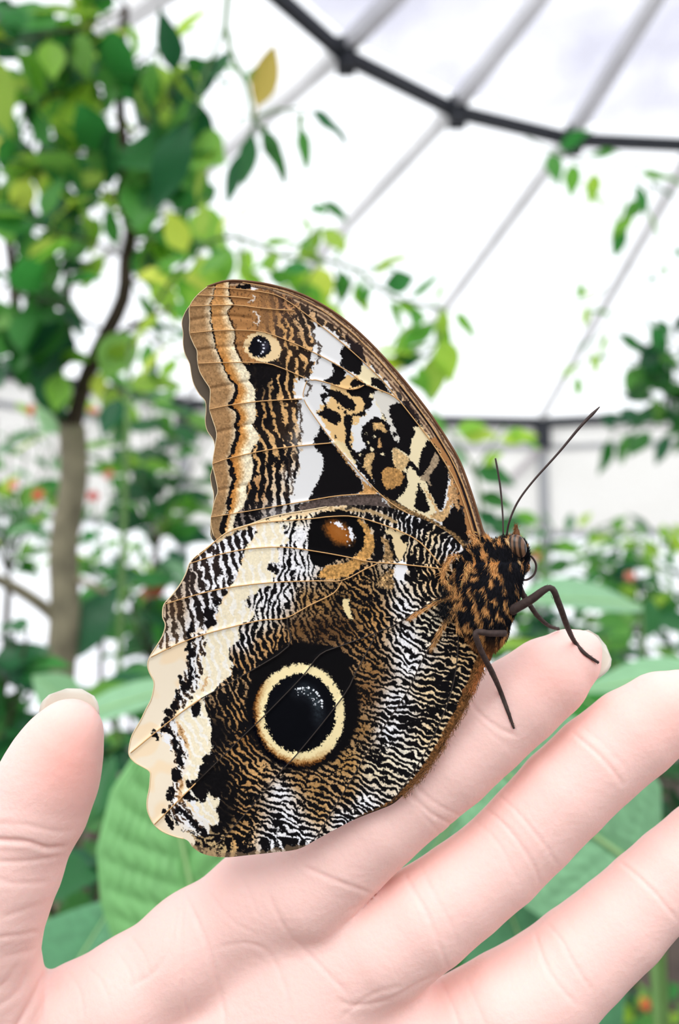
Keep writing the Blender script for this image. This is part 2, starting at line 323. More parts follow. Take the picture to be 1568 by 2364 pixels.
HWV = [[(450, 1290), (478, 1267), (522, 1231), (585, 1210), (631, 1204), (714, 1198), (770, 1192), (825, 1194), (905, 1219), (969, 1251), (1017, 1305)],
 [(438, 1301), (500, 1282), (567, 1268), (650, 1263), (730, 1273), (803, 1286), (854, 1297), (921, 1302), (1010, 1312), (1040, 1318)],
 [(383, 1394), (450, 1374), (524, 1357), (624, 1345), (730, 1341), (790, 1340), (841, 1315), (870, 1302)],
 [(349, 1517), (400, 1492), (467, 1466), (553, 1443), (610, 1431), (660, 1427), (714, 1398), (771, 1369), (790, 1340)],
 [(302, 1738), (360, 1690), (418, 1645), (464, 1613), (567, 1556), (666, 1492), (663, 1440), (664, 1426)],
 [(357, 1903), (452, 1808), (567, 1694), (607, 1656), (699, 1561), (739, 1511), (793, 1489), (905, 1446), (985, 1397), (1040, 1368)],
 [(500, 1950), (524, 1926), (604, 1837), (636, 1794), (693, 1733), (793, 1607), (823, 1549), (850, 1500), (870, 1462)],
 [(731, 1932), (770, 1868), (808, 1806), (865, 1710), (942, 1595), (972, 1530), (1014, 1458), (1045, 1400)],
 [(907, 1850), (976, 1748), (1030, 1634), (1053, 1546), (1059, 1450), (1056, 1390)]]

R13 = warped(R13, HWV[1:]); R19 = warped(R19, HWV[1:5])
# ---- fore wing
FWC = Canvas(BLK)
K = (17, 15, 17); DB = (44, 33, 26); T1 = (216, 170, 112); W1 = (224, 222, 218)
ripple(FWC, [(620, 720, (165, 120, 75), (112, 84, 62), .3, .5, 1), (660, 760, (196, 150, 96), (70, 54, 44), .36, .3, 1), (700, 740, (205, 170, 130), (46, 38, 34), .34, .2, 1), (660, 700, (170, 125, 85), (80, 60, 50), .4, .4, 1),
 (680, 830, T1, DB, .23, .1, 1), (600, 870, K, K, 0, 0, 1), (640, 880, T1, K, .15, .1, 1), (680, 920, T1, DB, .25, .1, 1), (610, 960, (190, 145, 90), K, .06, .1, 1), (650, 980, T1, DB, .25, .1, 1), (640, 1060, T1, K, .24, .1, 1), (600, 1060, T1, K, .10, .1, 1),
 (595, 1130, (180, 130, 80), K, .06, .1, 1), (640, 1130, (225, 200, 165), K, .5, .1, 1), (670, 1100, W1, K, .7, .1, 1), (650, 1160, W1, K, .55, .1, 1), (570, 1200, (120, 110, 105), K, .12, .5, 1), (640, 1185, (175, 170, 168), (90, 85, 85), .6, .4, 1), (560, 840, K, K, 0, 0, 1), (720, 1000, W1, W1, 1, 0, 1)])
# apex brown
sl = slice(0, CH)
bm = inside(spline([(528, 640), (700, 660), (690, 700), (640, 716), (632, 760), (612, 785), (640, 800), (610, 836), (563, 838), (545, 800), (540, 760), (526, 722), (540, 702)]), WXr, WYr)
FWC.lay(bm * np.clip((648 - GX) / 60, .0, 1), C8(166, 118, 72)); FWC.lay(bm * (SPK > 1.1) * .5, C8(60, 42, 30))
# white band + cream marbling
FWC.poly([(729, 750), (719, 770), (729, 793), (719, 814), (722, 850), (714, 872), (686, 876), (683, 906), (691, 939), (688, 962), (693, 990), (697, 1026), (688, 1055), (694, 1085), (682, 1110), (676, 1140), (672, 1164), (717, 1155), (740, 1160), (860, 1150), (900, 1175), (960, 1190), (1040, 1240), (1060, 1190), (1045, 1120), (1000, 1030), (950, 955), (900, 890), (850, 840), (800, 792), (760, 760)], WHT, 2, 3)
FWC.poly([(770, 880), (850, 870), (870, 900), (840, 960), (810, 990), (815, 1060), (775, 1020), (735, 950), (760, 930)], C8(228, 190, 132), 2)
FWC.poly([(800, 830), (850, 850), (900, 900), (960, 970), (1010, 1060), (1000, 1200), (930, 1170), (880, 1120), (850, 1040), (880, 950)], CRM, 2)
# ripples straying into the white
for q in ([(722, 757), (727, 790), (740, 800)], [(693, 935), (697, 990), (690, 1020)], [(676, 1045), (690, 1075), (676, 1090)], [(665, 1060), (676, 1120), (668, 1150)], [(655, 1080), (662, 1150)], [(735, 790), (738, 815), (728, 845)], [(708, 880), (716, 900), (706, 912)]):
    FWC.line(q, 5, C8(60, 48, 40), 2, .85)
B = BLK
for q in (
 [(798, 798), (812, 806), (836, 828), (829, 864), (812, 858), (795, 850), (786, 844), (789, 823), (785, 812)],
 [(766, 838), (795, 852), (796, 869), (783, 887), (763, 885), (746, 878), (763, 872), (769, 855)],
 [(812, 879), (826, 875), (843, 887), (815, 895), (808, 893)],
 [(861, 872), (875, 875), (889, 889), (901, 908), (880, 900), (861, 889), (858, 882)],
 [(742, 886), (757, 896), (786, 905), (815, 925), (823, 938), (815, 948), (795, 942), (766, 915), (748, 900)],
 [(737, 914), (750, 908), (768, 914), (752, 920), (757, 941), (780, 953), (788, 967), (777, 980), (757, 972), (746, 964), (733, 953), (749, 944), (745, 927)],
 [(799, 899), (820, 898), (846, 888), (868, 898), (868, 913), (862, 920), (858, 938), (838, 951), (842, 930), (826, 914), (812, 914)],
 [(842, 948), (838, 962), (815, 962), (812, 985), (808, 1010), (812, 1035), (830, 1055), (852, 1048), (850, 1030), (842, 1034), (828, 1044), (812, 1060), (800, 1045), (799, 1000), (804, 962), (822, 955)],
 [(800, 1016), (815, 1050), (845, 1085), (861, 1105), (878, 1130), (907, 1156), (930, 1140), (940, 1119), (937, 1090), (912, 1079), (907, 1033), (944, 1050), (921, 1019), (901, 987), (889, 970), (870, 964), (855, 970), (838, 985), (836, 1015), (848, 1035), (830, 1045), (812, 1035)],
 [(898, 936), (921, 930), (938, 938), (950, 953), (968, 981), (955, 987), (959, 1001), (951, 1016), (944, 1054), (922, 1020), (907, 976)], [(936, 1062), (946, 1060), (974, 1092), (970, 1102), (946, 1074), (940, 1090)],
 [(993, 1016), (1016, 1039), (1036, 1096), (1030, 1136), (1019, 1179), (1000, 1150), (984, 1120), (967, 1076), (976, 1036)],
 [(967, 1113), (975, 1130), (986, 1150), (992, 1178), (975, 1182), (958, 1171), (962, 1140)],
 [(1056, 1142), (1068, 1180), (1082, 1245), (1040, 1235), (1022, 1205), (1040, 1180)],
 [(740, 984), (752, 1000), (771, 1026), (800, 1062), (834, 1112), (838, 1130), (826, 1139), (771, 1147), (716, 1156), (722, 1135), (740, 1100), (748, 1076), (743, 1049), (726, 1030), (724, 1015), (736, 1000)]):
    FWC.poly(q, B, 1, 4)
FWC.line([(864, 905), (878, 930), (890, 965)], 5, B, 1); FWC.line([(806, 958), (800, 1000), (803, 1035), (826, 1060)], 9, B, 2)
for x, y, rx, ry in ((896, 986, 8, 8), (911, 1003, 6, 6), (783, 942, 3, 2), (798, 952, 3, 3), (775, 1009, 2, 3), (790, 945, 2, 2), (870, 1018, 6, 10), (862, 1000, 7, 9), (845, 1008, 8, 14)): FWC.dab(x, y, rx, ry, 0, B, 1)
for q, c in (
 ([(861, 978), (884, 976), (895, 996), (885, 1000), (874, 990), (866, 996)], C8(196, 160, 108)), ([(907, 1033), (925, 1045), (940, 1053), (946, 1063), (930, 1087), (912, 1079)], C8(205, 172, 122)),
 ([(884, 1087), (901, 1079), (930, 1090), (928, 1116), (895, 1130), (884, 1112)], C8(176, 132, 78)), ([(846, 1050), (868, 1048), (856, 1076), (862, 1104), (850, 1098), (838, 1079)], C8(205, 170, 118)), ([(875, 1010), (882, 1025), (880, 1034), (870, 1032)], C8(180, 140, 92)),
 ([(1004, 1044), (1013, 1060), (1011, 1074), (993, 1096), (996, 1125), (984, 1112), (970, 1108), (986, 1082), (996, 1066)], C8(158, 138, 112)),
 ([(978, 1128), (990, 1140), (1006, 1165), (1019, 1183), (1030, 1165), (1050, 1142), (1040, 1175), (1021, 1204), (990, 1190), (1008, 1182)], C8(196, 160, 112)),
 ([(771, 1027), (800, 1060), (836, 1108), (874, 1136), (830, 1140), (840, 1128), (834, 1110), (798, 1064)], C8(186, 140, 86))):
    FWC.poly(q, c, 1, 4, var=.10)
FWC.poly([(866, 904), (885, 905), (901, 912), (924, 927), (905, 934), (898, 940), (907, 976), (924, 1020), (907, 1010), (887, 958), (866, 924)], C8(214, 210, 200), 1, 4)
for x, y, r in ((896, 986, 7), (911, 1003, 5)): FWC.dab(x, y, r, r, 0, B, 1)
for x, y, r in ((858, 912, 6), (866, 1008, 4), (859, 1037, 5), (852, 1020, 3), (884, 1048, 4), (846, 1000, 3), (832, 1050, 3)): FWC.dab(x, y, r, r, 0, CRM, 1)
FWC.poly([(1004, 1026), (1030, 1070), (1048, 1110), (1060, 1180), (1046, 1160), (1030, 1180), (1034, 1140), (1040, 1100), (1018, 1042)], C8(190, 148, 102), 1, 3, var=.12)
FWC.poly([(815, 1056), (845, 1085), (880, 1130), (930, 1166), (960, 1186), (930, 1178), (905, 1164), (874, 1138), (845, 1104), (822, 1076)], BLK, 1, 3); FWC.poly([(771, 1022), (790, 1020), (812, 1050), (822, 1072), (800, 1052)], C8(226, 206, 160), 1, 3)
# grey brown strip over the hind wing, brown wing base
FWC.poly([(700, 1161), (757, 1150), (872, 1141), (884, 1156), (905, 1172), (940, 1200), (786, 1180), (702, 1182)], C8(92, 79, 74), 1, 3, var=.12)
FWC.poly([(905, 1172), (875, 1138), (930, 1168), (1000, 1200), (1060, 1240), (1090, 1290), (1000, 1300), (900, 1220)], C8(120, 94, 62), 1, 3, var=.3)
# costa: tan and dark streaks along the edge
cost = np.array(FW_OUT[0:16], float); cs = spline(cost, False, 4)
slc = box(cost, 40); dC, tC = segdist(cs, GX[slc], GY[slc])
wC = 30 - 16 * np.clip((tC - .55) / .3, 0, 1)
stk = np.sin(dC * .78 + 1.2 * vnoise(20, 5)[slc]) + .4 * N2[slc]
cc = np.where((stk > .1)[..., None], C8(188, 158, 126), C8(98, 76, 62)); cc = np.where((dC < 4)[..., None], C8(92, 60, 42), cc)
cc = np.where(((dC > 12) & (dC < 19) & (tC < .42))[..., None], C8(40, 32, 34), cc); cc = np.where(((dC > 19) & (tC < .3))[..., None], C8(168, 120, 76), cc)
FWC.lay((dC < wC + 3 * N3[slc]), cc, slc)
for q in ([(795, 772), (830, 800), (846, 842), (820, 815)], [(925, 920), (950, 935), (975, 990), (950, 955)]): FWC.poly(q, C8(38, 30, 30), 2)
# margin bands
X, Y = GX + .9 * N1 + .8 * N2, GY + .9 * N2
xa = np.interp(Y.ravel(), [p[1] for p in LA], [p[0] for p in LA]).reshape(Y.shape); xb = np.interp(Y.ravel(), [p[1] for p in LB], [p[0] for p in LB]).reshape(Y.shape)
mo = np.array([p for p in FW_OUT if p[0] < 505 and 660 < p[1]]); mo = mo[np.argsort(mo[:, 1])]
xo = np.interp(Y.ravel(), mo[:, 1], mo[:, 0]).reshape(Y.shape)
u = np.clip((X - xo) / np.maximum(xa - xo, 8), 0, 1)[..., None]; v = np.clip((X - xa) / np.maximum(xb - xa, 8), 0, 1)[..., None]
lowb = np.clip((GY - 1120) / 80, 0, 1)[..., None]
c1 = C8(162, 125, 85) * (1 - lowb) + C8(150, 120, 84) * lowb
c1 = c1 + (C8(222, 204, 172) - c1) * np.clip((u - .62) / .34, 0, 1) ** 1.3
c2 = C8(176, 112, 50) + (C8(206, 150, 86) - C8(176, 112, 50)) * np.clip(v * 2.5, 0, 1)
c2 = c2 + (C8(240, 226, 194) - c2) * np.clip((v - .32) / .34, 0, 1)
top = np.clip((840 - GY) / 60, 0, 1)[..., None]; c2 = c2 * (1 - top) + top * (C8(192, 140, 84) + (C8(228, 208, 172) - C8(192, 140, 84)) * np.clip((v - .5) / .4, 0, 1))
FWC.lay((X < xb) & (X > xa), c2 * (1 + .07 * SPK[..., None])); FWC.lay(X <= xa, c1 * (1 + .07 * SPK[..., None]))
FWC.lay((SPK > 2.2) & (X < xa), C8(128, 94, 62))
wA = np.interp(GY.ravel(), [640, 800, 850, 900, 1000, 1100, 1262], [2, 3, 5, 9, 9, 11, 12]).reshape(GY.shape)
FWC.lay(np.abs(X + 1.6 * N6 - xa) < wA / 2 * (1 + .25 * N3), BLK); FWC.lay((np.abs(X - xb) < 1.8) & (GY < 845), C8(52, 34, 22))
# apex eyespot, dash, commas
FWC.dab(606, 802, 44, 34, .32, C8(236, 208, 160), 1); FWC.dab(600, 801, 25, 25.5, 0, C8(14, 14, 20), 1); FWC.dab(611, 801, 13, 20, .1, C8(66, 64, 78), 1, .9)
for x, y, r in ((597, 786, 3), (602, 789, 2), (608, 796, 2.4), (609, 804, 2.6), (607, 812, 3), (603, 816, 2), (597, 822, 1.4), (612, 790, 1.5)): FWC.dab(x, y, r, r * .8, 0, C8(240, 242, 250), 0)
FWC.poly([(546, 661), (556, 656), (576, 656), (583, 664), (570, 668), (555, 667)], C8(14, 12, 14), 1); FWC.poly([(580, 661), (590, 663), (596, 668), (585, 670), (578, 668)], C8(238, 236, 238), 1)
for q in ([(583, 683), (588, 687), (586, 693), (575, 696)], [(585, 719), (594, 725), (599, 738), (595, 748), (586, 744)]): FWC.line(q, 4, C8(232, 226, 220), 1, .9)

# ---- hind wing
HWC = Canvas(BLK)
cr, wh, tn, dk = (226, 200, 156), (236, 236, 240), (184, 138, 84), (15, 14, 16)
HB = (50, 40, 37)
ripple(HWC, [(1000, 1230, cr, dk, .10, .05, 0), (960, 1205, wh, dk, .16, .05, 0), (1040, 1260, wh, dk, .08, .05, 0), (1000, 1330, (224, 178, 122), dk, .12, .05, 0), (960, 1330, cr, dk, .13, .05, 0), (960, 1280, cr, dk, .10, .1, 0), (1060, 1600, cr, dk, .18, .02, 0), (1080, 1500, (214, 176, 124), dk, .19, .05, 0), (990, 1590, cr, dk, .19, .03, 0), (1000, 1700, cr, dk, .26, .03, 0), (1090, 1420, tn, dk, .2, .1, 0),
 (925, 1330, wh, dk, .72, .05, 0), (928, 1400, wh, dk, .52, .05, 0), (935, 1470, wh, dk, .55, .05, 0), (942, 1530, wh, dk, .5, .05, 0), (985, 1440, (230, 218, 190), dk, .26, .05, 0), (915, 1620, wh, dk, .4, .05, 0), (895, 1690, wh, dk, .4, .05, 0), (870, 1770, (226, 212, 180), dk, .36, .05, 0), (835, 1850, wh, dk, .42, .05, 0), (790, 1890, wh, dk, .36, .05, 0), (940, 1740, (232, 224, 204), dk, .31, .03, 0),
 (870, 1430, tn, dk, .30, .15, 0), (840, 1480, (146, 106, 62), dk, .33, .3, 0), (840, 1600, (126, 90, 54), (20, 17, 16), .43, .55, 0), (860, 1540, (142, 104, 62), (18, 16, 16), .38, .35, 0), (835, 1680, (142, 106, 64), (18, 16, 16), .42, .5, 0), (800, 1760, (166, 126, 74), dk, .43, .45, 0), (800, 1830, (186, 144, 90), dk, .34, .15, 0), (730, 1820, (168, 128, 78), dk, .44, .5, 0), (690, 1800, (170, 130, 80), dk, .50, .5, 0), (740, 1870, (186, 144, 90), dk, .32, .15, 0),
 (650, 1830, wh, dk, .52, .15, 0), (660, 1890, wh, dk, .5, .05, 0), (690, 1930, wh, dk, .42, .05, 0), (630, 1940, wh, dk, .42, .05, 0), (590, 1780, (204, 160, 104), dk, .45, .2, 0), (560, 1800, tn, dk, .25, .1, 0), (560, 1880, tn, dk, .22, .1, 0), (550, 1930, (206, 160, 100), dk, .45, .1, 0), (520, 1880, dk, dk, .1, .1, 0), (540, 1650, tn, dk, .17, .05, 0), (545, 1740, tn, dk, .22, .05, 0), (500, 1800, dk, dk, 0, 0, 0), (500, 1690, dk, dk, 0, 0, 0), (570, 1700, (150, 105, 58), dk, .3, .2, 0), (500, 1955, (190, 165, 120), dk, .5, .2, 0),
 (600, 1490, tn, dk, .28, .05, 0), (560, 1530, tn, dk, .14, .05, 0), (565, 1480, wh, dk, .25, .05, 0), (640, 1480, tn, dk, .24, .1, 0), (620, 1390, wh, dk, .44, .1, 0), (600, 1430, (225, 222, 214), dk, .45, .1, 0), (660, 1310, wh, dk, .50, .05, 0), (650, 1235, wh, dk, .4, .05, 0), (690, 1230, wh, dk, .86, .05, 0), (695, 1310, wh, dk, .75, .1, 0), (660, 1370, wh, dk, .48, .2, 0), (680, 1190, (236, 216, 178), dk, .7, .1, 0), (620, 1200, (240, 214, 168), dk, .65, .1, 1),
 (700, 1380, (160, 122, 74), (28, 22, 20), .48, .6, 0), (690, 1450, (104, 74, 44), (26, 20, 18), .46, .7, 0), (740, 1450, (84, 58, 34), (24, 19, 18), .40, .7, 0), (740, 1390, (150, 112, 66), (24, 20, 18), .44, .55, 0), (790, 1450, (92, 64, 38), (18, 16, 16), .38, .6, 0), (790, 1390, (96, 72, 44), dk, .3, .4, 0), (830, 1370, (150, 112, 66), dk, .36, .3, 0), (880, 1350, (150, 122, 84), dk, .34, .4, 0), (820, 1340, (190, 144, 88), dk, .34, .3, 0), (850, 1410, (150, 110, 60), dk, .3, .25, 0),
 (480, 1290, wh, HB, .32, .1, 1), (530, 1250, wh, (34, 28, 28), .33, .1, 1), (575, 1235, wh, (26, 22, 22), .30, .1, 1), (430, 1340, (190, 170, 150), HB, .30, .2, 1), (480, 1340, wh, (40, 33, 31), .38, .1, 1), (530, 1310, wh, (30, 26, 26), .45, .1, 1), (410, 1400, (170, 140, 105), (70, 52, 40), .3, .3, 1), (450, 1400, wh, (28, 24, 24), .32, .1, 1), (400, 1450, (200, 185, 165), (66, 54, 44), .45, .3, 1), (440, 1460, wh, (60, 50, 42), .5, .2, 1), (490, 1400, wh, (24, 21, 21), .30, .15, 1), (400, 1490, wh, (100, 76, 56), .5, .2, 1)])
# pale outer margin (lower lobes)
HWC.poly([(352, 1500), (380, 1500), (425, 1480), (440, 1500), (432, 1540), (425, 1590), (405, 1625), (380, 1665), (370, 1700), (400, 1720), (410, 1750), (405, 1800), (396, 1840), (388, 1875), (420, 1910), (450, 1935), (440, 1960), (380, 1930), (330, 1900), (330, 1790), (290, 1760), (290, 1700), (345, 1600), (335, 1530)], C8(240, 226, 202), 2, 4)
HWC.poly([(440, 1470), (470, 1460), (470, 1560), (440, 1610), (412, 1640), (425, 1560)], C8(240, 232, 220), 2, 4)
HWC.poly([(372, 1700), (405, 1660), (440, 1700), (450, 1760), (440, 1800), (470, 1840), (480, 1890), (490, 1920), (450, 1925), (400, 1890), (395, 1830), (415, 1780), (410, 1730)], C8(238, 232, 222), 2, 4)
_m = inside(np.array([(285, 1500), (470, 1450), (470, 1640), (430, 1940), (285, 1940)]), GX, GY)
HWC.lay(_m * np.clip(vnoise(12, 77) - .3, 0, 1) * .5 * (HWC.c.sum(-1) > 2.2), C8(244, 212, 168))
# cream band
CB = [(599, 1211), (635, 1206), (665, 1204), (653, 1227), (667, 1253), (647, 1265), (645, 1294), (612, 1308), (636, 1322), (633, 1342), (610, 1357), (585, 1372), (567, 1394), (590, 1423), (553, 1443), (553, 1474), (527, 1497), (536, 1532), (533, 1555), (510, 1575), (488, 1600), (470, 1615), (478, 1640), (487, 1665), (484, 1700), (487, 1734), (469, 1745), (464, 1774), (441, 1808), (452, 1822), (470, 1822), (486, 1840), (510, 1846), (500, 1866), (506, 1894), (490, 1905), (460, 1880), (430, 1850), (420, 1810), (432, 1775), (434, 1734), (420, 1693), (398, 1662), (418, 1624), (452, 1580), (458, 1537), (464, 1509), (470, 1462), (498, 1437), (504, 1408), (524, 1362), (552, 1322), (560, 1280), (578, 1250), (592, 1222)]
CBm = inside(spline(CB, True, 3), WXr, WYr)
cbc = C8(240, 228, 198) + 0 * GX[..., None]
q = R19 + .25 * N2
cbc = np.where((q > .55)[..., None], C8(243, 238, 226), cbc)
_d = fblur(CBm.astype(np.float32), 9); lefts = np.clip((.80 - _d) * 2.2, 0, 1) * (vnoise(7, 12) > -.3)
_gx = np.gradient(_d, axis=1); lefts = lefts * (_gx > 0)
cbc = cbc * (1 - .75 * lefts[..., None]) + C8(234, 186, 122) * .75 * lefts[..., None]
HWC.lay(CBm, cbc * (1 + .02 * SPK[..., None]))
zn = inside(spline([(432, 1478), (472, 1462), (468, 1540), (458, 1585), (425, 1632), (398, 1622), (424, 1570), (430, 1520)]), WXr, WYr); HWC.lay(zn * (R13 < .25) * (SPK < 1.3), C8(52, 40, 34)); HWC.lay(zn * (R13 > .6), C8(240, 238, 236))
zn = inside(spline([(380, 1672), (402, 1668), (424, 1700), (430, 1760), (418, 1800), (424, 1840), (450, 1880), (480, 1920), (440, 1910), (400, 1890), (388, 1850), (402, 1800), (400, 1740)]), WXr, WYr); HWC.lay(zn * (R13 < -.1) * (SPK < 1.2), C8(66, 48, 36)); HWC.lay(zn * (R13 > .8), C8(240, 238, 238))
# black dashes between margin and band
for w, q in ((13, [(500, 1395), (490, 1420), (494, 1440)]), (20, [(478, 1410), (486, 1430), (484, 1442)]), (12, [(444, 1440), (436, 1470)]), (15, [(440, 1475), (434, 1500)]), (14, [(438, 1500), (440, 1530), (442, 1560), (430, 1590)]), (8, [(452, 1500), (446, 1540), (452, 1560)]),
 (9, [(418, 1560), (424, 1590)]), (7, [(410, 1595), (412, 1612)]), (14, [(404, 1622), (404, 1634)]), (13, [(389, 1642), (393, 1648)]), (12, [(382, 1658), (381, 1664)]), (14, [(377, 1680), (395, 1696), (405, 1715), (412, 1735)]), (9, [(355, 1692), (362, 1706)]), (16, [(414, 1745), (418, 1765)]), (20, [(404, 1785), (410, 1795)]),
 (15, [(398, 1822), (396, 1840)]), (13, [(380, 1872), (381, 1874)]), (12, [(386, 1886), (394, 1905)]), (6, [(404, 1892), (412, 1904)]), (16, [(412, 1868), (436, 1885), (456, 1908), (474, 1924)]), (10, [(470, 1940), (480, 1955)]), (10, [(500, 1930), (512, 1945)]), (12, [(430, 1838), (448, 1848)]), (24, [(458, 1822), (466, 1838)]), (14, [(438, 1810), (446, 1820)]), (18, [(452, 1625), (452, 1645)]), (8, [(618, 1312), (628, 1306), (636, 1316)])):
    HWC.line(q, w, BLK, 2)
for w, q in ((6, [(395, 1672), (405, 1685), (416, 1705), (424, 1735)]), (5, [(360, 1690), (380, 1700), (398, 1730)]), (6, [(440, 1850), (460, 1875), (480, 1895)]), (6, [(420, 1880), (450, 1915)]), (5, [(446, 1520), (448, 1560), (455, 1590)]), (5, [(460, 1470), (455, 1500), (450, 1530)]), (5, [(495, 1400), (500, 1425)])):
    HWC.line(q, w, C8(238, 238, 240), 2)
for w, q in ((9, [(408, 1668), (420, 1690), (432, 1720)]), (10, [(415, 1800), (420, 1850)]), (7, [(480, 1560), (470, 1590)])): HWC.line(q, w, C8(196, 140, 80), 2, .6)
HWC.poly([(440, 1945), (470, 1955), (520, 1968), (620, 1962), (700, 1950), (700, 1970), (560, 1985), (450, 1975)], C8(150, 122, 92), 2, 3, a=.55)
# cream spikes on the black, upper edge hem
HWC.line([(500, 1252), (540, 1226), (585, 1211), (650, 1193), (700, 1184), (755, 1174), (810, 1172)], 9, C8(236, 208, 164), 2); HWC.line([(730, 1192), (770, 1180), (830, 1178), (870, 1186), (915, 1206)], 9, C8(190, 160, 116), 2, .9)
HWC.line([(800, 1172), (870, 1172), (930, 1190)], 8, BLK, 2, .8)
# small brown eyespot
HWC.dab(776, 1234, 66, 50, .55, C8(10, 9, 12), 1); HWC.poly([(712, 1230), (735, 1190), (790, 1178), (830, 1200), (842, 1250), (820, 1282), (780, 1292), (745, 1310), (716, 1290)], C8(11, 10, 12), 1)
rr = np.sqrt((((GX - 782) * .80 + (GY - 1230) * .6) / 46) ** 2 + ((-(GX - 782) * .6 + (GY - 1230) * .80) / 29) ** 2) + .06 * SPK
HWC.lay(np.clip((1.0 - rr) / .45, 0, 1), C8(150, 88, 34)); HWC.lay(np.clip((.55 - rr) / .5, 0, 1) * .5, C8(176, 112, 56))
HWC.poly([(770, 1206), (778, 1203), (790, 1209), (794, 1217), (784, 1218), (774, 1211)], C8(240, 240, 246), 1); HWC.poly([(804, 1217), (811, 1221), (816, 1233), (817, 1249), (809, 1247), (806, 1230)], C8(240, 240, 246), 1)
for x, y in ((797, 1222), (800, 1236), (802, 1250), (790, 1221), (807, 1259), (821, 1241), (764, 1206)): HWC.dab(x, y, 2, 2, 0, C8(236, 234, 236), 0)
HWC.poly([(825, 1202), (836, 1201), (850, 1215), (864, 1248), (860, 1278), (830, 1309), (803, 1330), (770, 1336), (735, 1332), (752, 1309), (790, 1300), (816, 1290), (838, 1264), (842, 1232)], C8(194, 146, 84), 1, 4, var=.12)
HWC.poly([(848, 1203), (880, 1212), (876, 1236), (887, 1280), (880, 1294), (852, 1300), (812, 1332), (800, 1335), (836, 1308), (862, 1286), (868, 1248), (862, 1222)], BLK, 1)
HWC.poly([(880, 1238), (892, 1246), (903, 1267), (909, 1295), (886, 1294), (889, 1270)], C8(158, 126, 86), 1, 4, var=.25); HWC.line([(884, 1226), (898, 1240), (912, 1290)], 7, BLK, 1)
HWC.poly([(893, 1217), (915, 1224), (932, 1231), (938, 1250), (934, 1277), (924, 1300), (914, 1273), (906, 1245)], C8(230, 206, 160), 2); HWC.dab(931, 1244, 7, 8, 0, BLK, 2); HWC.poly([(913, 1302), (938, 1302), (934, 1330), (920, 1340)], C8(238, 238, 240), 2)
HWC.poly([(872, 1340), (905, 1312), (908, 1345), (895, 1358)], C8(150, 120, 82), 2, var=.35)
HWC.poly([(793, 1384), (806, 1385), (806, 1400), (813, 1430), (806, 1428), (794, 1405)], C8(232, 212, 160), 1)
# great eyespot
def ell(cx, cy, rx, ry, rot):
    c, s = math.cos(rot), math.sin(rot)
    return np.sqrt((((GX - cx) * c + (GY - cy) * s) / rx) ** 2 + ((-(GX - cx) * s + (GY - cy) * c) / ry) ** 2)
rag = .016 * N1 + .012 * N2
HWC.lay(np.clip((1.02 - ell(699, 1632, 131, 149, .12) + rag) / .05, 0, 1), C8(13, 12, 14)); HWC.poly([(600, 1540), (640, 1500), (680, 1484), (740, 1490), (790, 1500), (815, 1540), (700, 1560)], C8(13, 12, 14), 2)
ro = ell(691, 1650, 106, 119, .1) + rag; ri = ell(693, 1646, 82, 91, .12) + rag * 1.3
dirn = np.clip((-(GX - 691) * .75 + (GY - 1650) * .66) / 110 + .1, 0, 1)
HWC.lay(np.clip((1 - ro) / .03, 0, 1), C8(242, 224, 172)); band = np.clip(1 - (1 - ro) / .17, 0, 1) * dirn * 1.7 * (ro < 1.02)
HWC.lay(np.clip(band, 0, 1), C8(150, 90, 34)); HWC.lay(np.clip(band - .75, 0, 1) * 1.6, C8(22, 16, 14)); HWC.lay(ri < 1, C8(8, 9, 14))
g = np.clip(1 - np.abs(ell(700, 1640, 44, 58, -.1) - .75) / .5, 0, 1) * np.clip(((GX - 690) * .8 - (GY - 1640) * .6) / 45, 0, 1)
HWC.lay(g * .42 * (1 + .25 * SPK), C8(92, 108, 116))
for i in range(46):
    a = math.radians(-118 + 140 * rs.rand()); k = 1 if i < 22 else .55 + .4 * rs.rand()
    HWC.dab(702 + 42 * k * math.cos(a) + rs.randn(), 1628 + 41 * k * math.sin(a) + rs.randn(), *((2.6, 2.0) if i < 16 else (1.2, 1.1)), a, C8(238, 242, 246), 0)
# veins show dark or tan in the pattern too
HWS = []                                        # veins, tan over the pale margin, dark over the dark field
for i, vn in enumerate(HWV):
    pale = [q for q in vn if q[0] <= 466]
    if i < 4 or len(pale) < 2: HWS.append((vn, i < 4))
    else: HWS += [(pale, True), ([q for q in vn if q[0] >= pale[-1][0]], False)]
for vn, tan_ in HWS: HWC.line(vn, 2.0, C8(214, 166, 106) if tan_ else C8(80, 64, 50), 0, .7)
# soft brown inner hem
hem = np.array([(1137, 1490), (1125, 1523), (1106, 1565), (1087, 1607), (1068, 1649), (1041, 1691), (1018, 1733), (988, 1775), (961, 1806), (930, 1837), (907, 1856), (877, 1869), (823, 1890)], float)
slh = box(hem, 30); dH, tH = segdist(hem, WXs[slh], WYs[slh]); wH = 22 * (1 - tH) ** .8 + 3
HWC.lay((dH < wH), C8(104, 70, 40) * (1 + .25 * SPK[slh][..., None]), slh); HWC.lay((dH < 3.5), C8(56, 40, 30), slh)

for _n in ('_o', '_t', '_cx', '_cy', 'R13', 'R19', 'WXs', 'WYs', 'WXr', 'WYr', 'cbc', 'q', 'c1', 'c2', 'u', 'v', 'xa', 'xb', 'xo', 'ro', 'ri', 'rr', 'band', 'g', 'lefts', '_d', '_gx', 'CBm', 'bm', 'X', 'Y', 'lowb', 'top', 'wA', 'dirn', 'rag', '_m', 'cc', 'stk'): globals().pop(_n, None)
